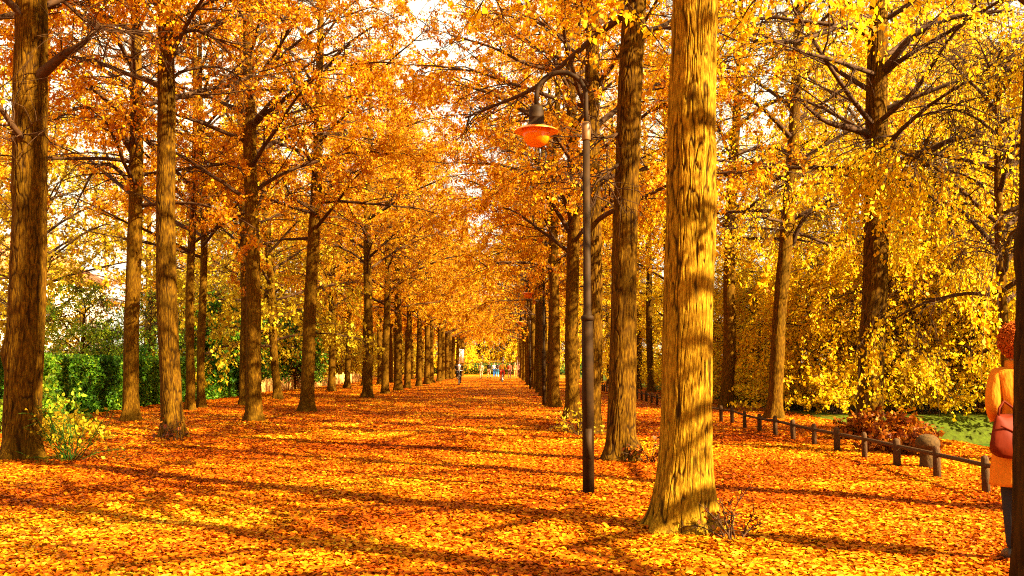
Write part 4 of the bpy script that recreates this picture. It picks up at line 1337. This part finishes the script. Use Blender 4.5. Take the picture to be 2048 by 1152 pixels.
b.add(V, F); b.build('pouch', bag_m, bag)
b = MB(); b.tube([(-.07, 0, .27), (-.06, .0, .34), (.0, .02, .39), (.06, .0, .34), (.07, 0, .27)], .009, 8); b.build('handle', bag_m, bag)
b = MB(); b.tube([(-.09, -.045, .22), (.0, -.066, .18), (.09, -.045, .22)], .006, 6); b.build('seam', bag_m, bag)

# ------------------------------------------------------------------ small things at the far end
wp = simple_mat("white_paint", (.82, .80, .72), .5, .05, 3)
t = empty('round_sign', foot(1047, 753), 'round white sign on a white pole at the end of the right row', 'sign')
b = MB(); b.tube([(0, 0, -.1), (0, 0, 2.9)], .05, 10); b.build('pole', wp, t)
b = MB(); b.tube([(0, -.06, 2.6), (0, -.10, 2.6)], .42, 24); b.build('panel', wp, t)
t = empty('white_pole', foot(1057, 756), 'slim white pole beside the last trunks of the right row', 'pole')
b = MB(); b.lathe([(.07, -.1), (.06, 3.6), (.09, 3.62), (.09, 3.75), (.02, 3.8)], 12); b.build('shaft', wp, t)
q = atY(926, 731, 118)
t = empty('white_banner', (q.x, 118, 0), 'tall narrow white banner between far left trunks behind the cyclist', 'banner')
b = MB(); b.tube([(-.42, 0, -.1), (-.42, 0, 3.5)], .035, 8); b.build('pole', wp, t)
b = MB(); b.box((-.14, 0, 2.55), (.50, .02, 1.7)); b.build('cloth', wp, t, False)
t = empty('kiosk', (3.0, 138, 0), 'small pale kiosk with dark roof at the far end', 'kiosk')
b = MB(); b.box((0, 0, 1.25), (3.2, 2.4, 2.5)); b.build('wall', M['plaster'], t, False)
b = MB(); b.add([(-1.9, -1.5, 2.5), (1.9, -1.5, 2.5), (1.9, 1.5, 2.5), (-1.9, 1.5, 2.5), (-.8, 0, 3.3), (.8, 0, 3.3)], [(0, 1, 5, 4), (1, 2, 5), (2, 3, 4, 5), (3, 0, 4), (0, 3, 2, 1)])
b.build('roof', M['roof'], t, False)
b = MB(); b.box((.7, -1.205, 1.0), (.9, .03, 2.0)); b.build('door', M['post_wood'], t, False)
b = MB(); b.box((-.7, -1.205, 1.5), (1.1, .03, .8)); b.build('window', M['glass'], t, False)

for (x, y, s_) in [(-9, 150, 2.1), (-4.5, 151, 2.2), (0, 150.5, 2.2), (5, 151, 2.2), (9.5, 150, 2.1), (14, 152, 2.1), (-14, 152, 2.2)]:
    tree((x, y), .2, TK, ST, name='golden_thicket', s=s_, label='low yellow bush behind the dark hedge at the far end of the avenue', group='yellow bushes closing the avenue')

# golden undergrowth along the far side of the rail fence
proto = shrub('golden_shrub', (9.6, 27.6), 1.2, 1.7, 40, 3600, .10, 'leaf_gold', 31, 'knee to head high golden undergrowth behind the low rail fence', group='golden undergrowth behind the fence')
_ru = random.Random(12)
for (x, y) in [(9.3, 30.2), (9.6, 33), (9.2, 36), (9.7, 39), (9.2, 42.5), (9.8, 46), (9.3, 50), (9.8, 54), (9.4, 59), (9.8, 65), (9.4, 72), (12.2, 27.7), (14.6, 27.6), (17.2, 27.8), (20, 27.6), (11.8, 31), (12, 36), (12.2, 42)]:
    c = proto.copy(); COL.objects.link(c)
    c.location = (x, y, float(gz(x, y))); c.rotation_euler = (0, 0, _ru.uniform(0, 6.28)); k = _ru.uniform(.8, 1.25); c.scale = (k, k, k)
    for ch in proto.children:
        d_ = ch.copy(); COL.objects.link(d_); d_.parent = c

# brown undergrowth that closes the left wood below its crowns
TO = make_crown("brownthicket", 78, H=5.2, z0=.7, nl=22, nsub=8, ntw=6, nleaf=16, spread=2.8, L=.13, mat='leaf_olive', weep=.12, twl=1.1, hang=.4, droop=.12, fill=.9)
for k in range(18):
    tree((-13.6 - (k % 3) * .9, 42.5 + 5.6 * k), .08, TO, ST, name='brown_thicket', s=_ru.uniform(.8, 1.15),
         label='brown olive bush in the wood beyond the left rows of trunks', group='brown bushes left of the avenue')
